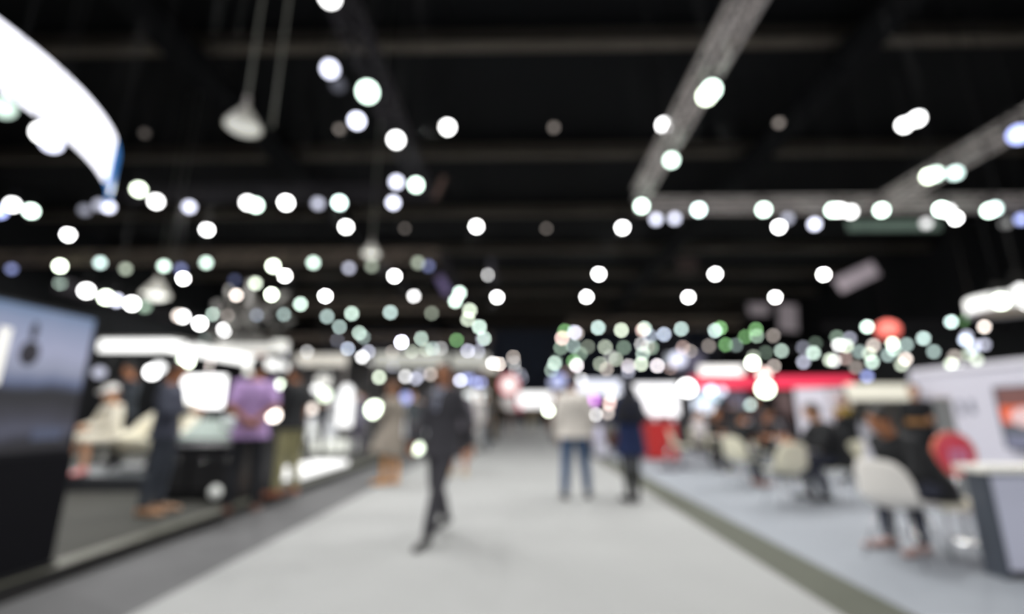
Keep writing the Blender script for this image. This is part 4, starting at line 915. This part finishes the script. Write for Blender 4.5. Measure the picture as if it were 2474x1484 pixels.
# red booth
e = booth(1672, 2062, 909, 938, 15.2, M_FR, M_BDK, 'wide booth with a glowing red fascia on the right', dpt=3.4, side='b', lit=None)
screen('display_screen', 1690, 884, 1795, 907, 15.26, glow('lit_header', (1, .97, .95), 1.15), 'long white lit header standing over the red fascia', stand=False)
screen('display_screen', 1690, 935, 1738, 965, 15.5, glow('screen_ice', (.62, .86, 1), .9), 'ice-blue screen in the red booth', group=None)
screen('display_screen', 1676, 966, 1728, 998, 14.6, glow('screen_pale', (.76, .84, .98), .7), 'pale blue low screen in front of the red booth')
screen('display_screen', 1755, 945, 1800, 985, 16, mat('grey_screen', srgb(150, 160, 180), .5, nscale=3, emit=.2), 'grey-blue screen deep in the red booth')
screen('wall_panel', 1880, 948, 1925, 1000, 14.5, mat('dark_maroon', srgb(92, 74, 74), .6, nscale=3), 'dull maroon panel under the right end of the red fascia', cat='panel')
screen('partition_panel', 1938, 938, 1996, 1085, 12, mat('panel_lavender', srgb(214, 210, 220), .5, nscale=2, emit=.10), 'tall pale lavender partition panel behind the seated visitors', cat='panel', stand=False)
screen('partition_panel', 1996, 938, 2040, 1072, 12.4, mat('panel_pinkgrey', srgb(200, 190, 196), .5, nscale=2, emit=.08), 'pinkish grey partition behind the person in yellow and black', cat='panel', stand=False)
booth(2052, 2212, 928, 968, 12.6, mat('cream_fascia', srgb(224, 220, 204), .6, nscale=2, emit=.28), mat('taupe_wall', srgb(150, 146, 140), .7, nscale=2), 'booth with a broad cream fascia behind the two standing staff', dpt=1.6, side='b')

# white booth on the far right, with logo wall, screen and desk
WX = 7.0; a_ = atx(2474, 862, WX); zt = a_.z - .12
e = empty('white_booth', (WX, 0, 0), 'white booth wall with blurred grey lettering at the right edge', 'booth')
M_BW = mat('white_booth_paint', srgb(222, 220, 232), .5, nscale=1.2, namt=.03)
yend = atx(2205, 915, WX).y
box('long_wall', (0, 2.6, 0), (.12, yend, zt), M_BW, e, .01)
box('header', (-.03, 2.6, zt-.0), (.15, yend+.02, zt+.10), mat('header_white', srgb(236, 234, 244), .5, nscale=3), e, .01)
box('end_cap', (-.02, yend, 0), (.14, yend+.06, zt), M_BW, e)
box('baseboard', (-.015, 2.6, 0), (0, yend, .10), M_ALU, e)
# lettering strokes on the wall: blurred grey logo of four letters
def text_obj(name, body, size, m, parent, loc, rot, ext=.006, bold=0.0):
    cu = bpy.data.curves.new(name, 'FONT'); cu.body = body; cu.size = size; cu.extrude = ext; cu.align_x = 'CENTER'; cu.align_y = 'CENTER'; cu.offset = bold
    o = bpy.data.objects.new('t', cu); COL.objects.link(o); dg = bpy.context.evaluated_depsgraph_get(); dg.update()
    me = bpy.data.meshes.new_from_object(o.evaluated_get(dg)); bpy.data.objects.remove(o)
    me.materials.clear(); r = link(name, me, m, parent); r.location = loc; r.rotation_euler = rot; return r
c_ = atx(2295, 985, WX)
boxes('lettering', [((-.012, c_.y-.42+k*.19, c_.z-hh), (0, c_.y-.34+k*.19, c_.z+.11)) for k, hh in enumerate((.10, .12, .07, .12, .10))], mat('grey_letters', srgb(140, 142, 156), .5, nscale=4), e, .004)
pb_ = aty(2284, 1010, 6.4)  # slim grey-green upright before the booth wall
e2 = empty('upright_panel', (pb_.x, 6.4, .004), 'narrow grey-green upright panel in front of the white booth wall', 'banner')
box('fabric', (-.12, -.005, .05), (.12, .005, pb_.z+.25), mat('panel_greygreen', srgb(150, 156, 154), .7, nscale=3, namt=.08), e2); box('base', (-.15, -.1, 0), (.15, .1, .05), M_ALU, e2); box('top_rail', (-.13, -.01, pb_.z+.25), (.13, .01, pb_.z+.28), M_ALU, e2)
# screen with an orange picture
s0 = atx(2400, 935, WX-.06); s1 = atx(2440, 1085, WX-.06)
e = empty('wall_screen', (WX-.06, s0.y, s1.z), 'wall screen with an orange and brown picture on the white booth wall', 'screen')
ym = 3.6-s0.y; hz_ = s0.z-s1.z
box('bezel', (-.03, ym, 0), (.05, 0, hz_), mat('grey_bezel', srgb(90, 92, 104), .5, nscale=3), e, .01)
def pict(nm, y0, y1, z0, z1, c): box(nm, (-.036, y0, z0), (-.03, y1, z1), mat('pict_'+nm, srgb(*c), .6, nscale=4, namt=.2, emit=.45), e, 0)
pict('brown_band', ym+.05, -.05, hz_*.68, hz_*.96, (110, 74, 70)); pict('orange_band', ym+.05, -.05, hz_*.40, hz_*.68, (214, 92, 54))
pict('grey_band', ym+.05, -.05, hz_*.22, hz_*.40, (84, 88, 96)); pict('slate_band', ym+.05, -.05, .03, hz_*.22, (112, 114, 134))
bm = bmesh.new(); add_ell(bm, (-.036, -.42, hz_*.5), (.004, .26, .14)); link('pictured_blob', bm2me(bm), mat('pict_pale', srgb(210, 180, 180), .6, nscale=4, emit=.4), e)
# reception desk
dk = atz(2432, 1402, .004)
e = empty('reception_desk', (dk.x, dk.y, .004), 'white reception desk with a dark end panel at the right edge', 'desk')
dh = aty(2372, 1128, dk.y).z
box('front_panel', (.05, 0, .06), (2.6, .03, dh-.05), mat('desk_white', srgb(206, 208, 226), .4, nscale=3, namt=.03), e)
box('end_panel', (0, 0, 0), (.05, .17, dh-.05), mat('desk_slate', srgb(74, 80, 90), .4, nscale=3), e)
box('top', (-.04, -.05, dh-.05), (2.66, .22, dh), mat('desk_top_cream', srgb(238, 236, 226), .35, nscale=3, namt=.03), e)
box('rear_panel', (.05, .14, .06), (2.6, .17, dh-.05), M_WHITE, e); box('kickboard', (.05, .03, 0), (2.6, .15, .06), M_BLACKMETAL, e)
for x in (.9, 1.75): box('groove', (x, -.003, .06), (x+.006, .0, dh-.05), M_BLACKMETAL, e, 0)
# round red sign
c_ = aty(2305, 1097, 5.0); rr = .20
e = empty('round_red_sign', (c_.x, 5.0, .004), 'round red sign with a pale letter on a post beside the white desk', 'sign')
d_ = lathe('disc', [(0, -.02), (rr-.01, -.02), (rr, -.01), (rr, .01), (rr-.01, .02), (0, .02)], mat('sign_red', srgb(220, 70, 90), .5, nscale=3, namt=.08), e, 32); d_.rotation_euler = (PI/2, 0, 0); d_.location = (0, 0, c_.z)
d_ = lathe('orange_rim', [(rr+.018, -.016), (rr+.018, .016), (rr, .016), (rr, -.016), (rr+.018, -.016)], mat('sign_orange', srgb(226, 120, 90), .5, nscale=3), e, 32); d_.rotation_euler = (PI/2, 0, 0); d_.location = (0, 0, c_.z)
text_obj('letter', 'm', .26, mat('sign_lilac', srgb(216, 150, 190), .5, nscale=3), e, (.02, -.025, c_.z+.0), (PI/2, 0, 0), bold=.004)
tube('post', [(0, .04, 0), (0, .04, c_.z-.02)], .018, M_CHROME, e, 10); lathe('foot', [(0, 0), (.18, 0), (.18, .015), (0, .02)], M_CHROME, e, 24)

# ------------------------------------------------------------------ shell chairs, stool, tables
def shell_chair(px, py, rz, m, label, base='legs', pt=None, sc=1.0, z0=.004):
    p = atz(px, py, z0) if pt is None else Vector(pt)
    e = empty('shell_chair', (p.x, p.y, z0), label, 'chair', 'shell chairs on the booth carpet', rz); e.scale = (sc,)*3
    prof = [(.23, .435, .19, 0), (.20, .45, .22, .02), (.10, .445, .235, .05), (-.02, .435, .24, .07), (-.13, .44, .24, .09), (-.195, .49, .235, .09), (-.225, .57, .235, .08), (-.245, .67, .225, .07), (-.265, .77, .20, .05), (-.275, .83, .15, .03), (-.277, .85, .08, .01)]
    bm = bmesh.new(); n = 12; G1 = []; G2 = []
    for (y, z, w_, cu) in prof:
        i = prof.index((y, z, w_, cu)); bk = min(1, max(0, (z-.44)/.15)) if y < -.1 else 0
        r1 = []; r2 = []
        for k in range(n+1):
            u = -1+2*k/n; lift = cu*abs(u)**2.5
            r1.append(bm.verts.new((u*w_, y + lift*bk*1.2, z + lift*(1-bk)))); r2.append(bm.verts.new((u*w_*1.01, y + lift*bk*1.2 - .012*bk, z + lift*(1-bk) - .012*(1-bk))))
        G1.append(r1); G2.append(r2)
    for i in range(len(prof)-1):
        for k in range(n):
            bm.faces.new((G1[i][k], G1[i][k+1], G1[i+1][k+1], G1[i+1][k])); bm.faces.new((G2[i][k+1], G2[i][k], G2[i+1][k], G2[i+1][k+1]))
        bm.faces.new((G1[i][0], G1[i+1][0], G2[i+1][0], G2[i][0])); bm.faces.new((G1[i][n], G2[i][n], G2[i+1][n], G1[i+1][n]))
    for k in range(n): bm.faces.new((G1[0][k], G2[0][k], G2[0][k+1], G1[0][k+1])); bm.faces.new((G1[-1][k], G1[-1][k+1], G2[-1][k+1], G2[-1][k]))
    link('seat_shell', bm2me(bm, smooth=True), m, e)
    if base == 'legs':
        for x in (-1, 1):
            for y in (-1, 1): tube('leg', [(x*.12, y*.10, .43), (x*.23, y*.22, 0)], [.011, .010], M_CHROME, e, 8)
        tube('cross_brace', [(-.17, -.16, .2), (.17, .16, .2)], .006, M_CHROME, e, 6); tube('cross_brace', [(.17, -.16, .2), (-.17, .16, .2)], .006, M_CHROME, e, 6)
    else:
        lathe('disc_base', [(0, 0), (.27, 0), (.27, .02), (.05, .05), (0, .05)], mat('dark_base', srgb(60, 62, 72), .4, .2, nscale=5), e, 24); tube('column', [(0, 0, .04), (0, 0, .43)], .03, M_CHROME, e)
    return e
ch0 = atz(2196, 1352, .004)
shell_chair(0, 0, math.radians(-66), M_SHELLW, 'nearest white shell chair, empty, its back to the camera', pt=ch0, sc=1.0)
shell_chair(1908, 1222, math.radians(4), M_SHELL, 'empty cream shell chair seen straight from behind in the middle of the booth')
c1 = atz(1800, 1178, .004); shell_chair(0, 0, math.radians(-62), M_SHELL, 'cream shell chair turned sideways at the left table', pt=c1)
c2 = atz(2048, 1212, .004); shell_chair(0, 0, math.radians(82), M_SHELL, 'narrow-looking cream shell chair seen edge-on behind the seated person in black', pt=c2)
c3 = atz(1650, 1130, .004); shell_chair(0, 0, math.radians(-105), M_SHELL, 'farthest cream shell chair leaning on a dark disc base next to the red counter', base='disc', pt=c3)
c4 = atz(1700, 1120, .004); shell_chair(0, 0, math.radians(-150), M_SHELL, 'cream shell chair facing the camera by the small round table', pt=c4)
e = empty('stool', (4.13, 4.70, .004), 'low stool with a cream seat on thin chrome legs beside the white desk', 'stool')
bm = bmesh.new(); add_box(bm, (-.30, -.20, .385), (.24, .20, .455), .03); link('seat', bm2me(bm, smooth=True), M_SHELL, e)
for x in (-1, 1):
    for y in (-1, 1): tube('leg', [(x*.20-.03, y*.15, .39), (x*.25-.03, y*.19, 0)], .010, M_CHROME, e, 8)
tube('footrest', [(-.26, -.175, .15), (.20, -.175, .15)], .007, M_CHROME, e, 6)
p = atz(1617, 1135, .004); e = empty('disc_stand', p, 'round dark grey base plate with a short post next to the red counter', 'stand')
lathe('plate', [(0, 0), (.26, 0), (.27, .02), (.22, .05), (0, .06)], mat('dark_base', srgb(60, 62, 72)), e, 24); tube('post', [(0, 0, .05), (0, 0, .5)], .03, M_CHROME, e); lathe('cup_holder', [(0, .5), (.10, .5), (.10, .53), (0, .53)], M_BLACKMETAL, e, 16)
def round_table(px, py, label, r=.36, zt=.73):
    p = atz(px, py, zt); e = empty('round_table', (p.x, p.y, .004), label, 'table', 'round cafe tables in the booth')
    lathe('tabletop', [(0, zt-.03), (r-.01, zt-.03), (r, zt-.015), (r-.01, zt), (0, zt)], mat('table_taupe', srgb(176, 168, 158), .4, nscale=5), e, 32)
    tube('column', [(0, 0, .02), (0, 0, zt-.03)], .03, M_CHROME, e); lathe('foot', [(0, 0), (.22, 0), (.22, .012), (.04, .03), (0, .03)], M_CHROME, e, 24); return p
t1 = round_table(1752, 1056, 'round taupe table in front of the red booth')
t2 = round_table(1915, 1064, 'round taupe table between the seated people in black')

# ------------------------------------------------------------------ seated and standing visitors in the booth
def sit_at(pt, rz, label, sc=1.0, z0=.004, off=(0, -.06), **k):
    c, s = math.cos(rz), math.sin(rz); x = pt.x + c*off[0] - s*off[1]; y = pt.y + s*off[0] + c*off[1]
    J = k.pop('J'); return person((x, y, z0), rz, label, J, sc, **k)
bp = Vector((3.93, 4.72, .004))
sit_at(bp, math.radians(98), 'person in black leaning forward on the low cream stool beyond the nearest white chair', 1.04, J=pose('sit', .60, arms=['lap', (( .10, -.16, -.26), (.06, -.16, -.18))], legs=[((.34, .0), (.28, .0)), ((.36, 0), (.36, .0))], headp=.45),
       off=(0, 0), skin=M_SKIND, top=('jacket', blk), hem=.12, loose=.04, bottom=('trousers', cloth('dark_slate_jeans', (52, 56, 70))), shoes=mat('rosy_shoe', srgb(176, 146, 140), .5, nscale=10), wide=1.05)
sit_at(c1, math.radians(-62), 'person in black with brown shoes seated at the left table on the sideways cream chair', J=pose('sit', .30, arms=['table', 'table'], headp=.4, legs=[((.40, .0), (.48, .0)), ((.42, 0), (.36, .0))]), skin=M_SKIND, top=('shirt', blk), sleeves='short', hem=.06,
       bottom=('trousers', cloth('slate_jeans2', (62, 66, 78))), shoes=mat('rust_leather', srgb(160, 100, 76)))
sit_at(c2, math.radians(82), 'broad person in a black jacket seated facing left at the middle table', 1.06, J=pose('sit', .38, arms=['table', 'table'], headp=.35, legs=[((.38, .0), (.26, .0)), ((.42, 0), (.34, .0))]), off=(0, .02), skin=M_SKIN, top=('jacket', blk), hem=.12, loose=.045,
       bottom=('trousers', cloth('black_blue_trousers', (30, 34, 48))), wide=1.08)
sit_at(c4, math.radians(-150), 'person in a pale grey shirt seated facing the camera by the small table', J=pose('sit', .05, arms=['lap', 'lap'], headp=.2), hi=False, skin=M_SKIN, top=('shirt', cloth('pale_grey_shirt', (196, 190, 192))), hem=.04, bottom=('trousers', cloth('dk_trs', (60, 56, 60))))
q_ = atz(1770, 1130, .004); c5 = Vector((t1.x+.15, t1.y+.75, .004))
shell_chair(0, 0, PI, M_SHELL, 'cream shell chair behind the small round table', pt=c5)
sit_at(c5, PI, 'person in black seated behind the small round table', J=pose('sit', .15, arms=['table', 'table'], headp=.2), hi=False, skin=M_SKIND, hair='long', top=('top', blk), hem=.04, bottom=('trousers', blk))
c6 = Vector((t2.x-.1, t2.y+.8, .004))
shell_chair(0, 0, PI+.2, M_SHELL, 'cream shell chair hidden behind the middle table', pt=c6)
sit_at(c6, PI+.2, 'person with bare tan arms seated behind the middle table', J=pose('sit', .3, arms=['table', 'table'], headp=.5), hi=False, skin=M_SKIND, top=('top', cloth('char_top', (36, 36, 40))), sleeves='short', hem=.04, bottom=('trousers', blk))
def stand_top(px, pyt, h, rz, label, z0=.004, **k):
    p = atz(px, pyt, z0+h); return person((p.x, p.y, z0), rz, label, k.pop('J'), h/1.745, **k)
def stripe(c1, t0, t1, nm='chest_stripe'):
    def f(e, J, hd, Rh):
        bm = bmesh.new(); up = J['up']; C = [J['P']+up*t for t in (t0, (t0+t1)/2, t1)]
        loft(bm, C, [.205, .21, .205], [.145, .148, .14], J['side']); remesh(bm, nm, .016, cloth(nm+'_cloth_%d' % c1[0], c1), e)
    return f
stand_top(2203, 930, 1.72, math.radians(160), 'standing person in black with an orange-brown stripe across the chest', J=pose('stand', arms=['front', 'down'], heady=-.3), skin=M_SKIN, top=('shirt', blk), sleeves='long', hem=.1, bottom=('trousers', blk), extras=stripe((150, 108, 62), .10, .20), loose=.03)
stand_top(2036, 952, 1.60, math.radians(110), 'standing person in black with a yellow yoke on the shoulders', J=pose('stand', arms=['phone', 'down'], headp=.2), skin=M_SKIN, top=('shirt', blk), sleeves='long', hem=.1, bottom=('trousers', blk), extras=stripe((150, 126, 40), .36, .50, 'shoulder_yoke'), loose=.025)
# visitors farther back in the red booth
for i, (px, pt, h, rz, c1_, lab) in enumerate([(1822, 962, 1.66, 2.4, (46, 44, 50), 'standing person in charcoal under the red fascia'), (1765, 966, 1.62, -.5, (30, 30, 34), 'standing person in black at the left under the red fascia'),
                                          (1903, 962, 1.7, PI, (96, 80, 80), 'standing person in dull brown beside the pale partition'), (2112, 985, 1.45, .3, (196, 190, 182), 'short person in a pale top between the two standing staff')]):
    stand_top(px, pt, h, rz, lab, J=pose('stand', arms=['down', 'front']), hi=False, skin=M_SKIND, top=('top', cloth('rb_top_%d' % i, c1_)), hem=.1, bottom=('trousers', cloth('rb_leg_%d' % i, (36, 36, 42))))
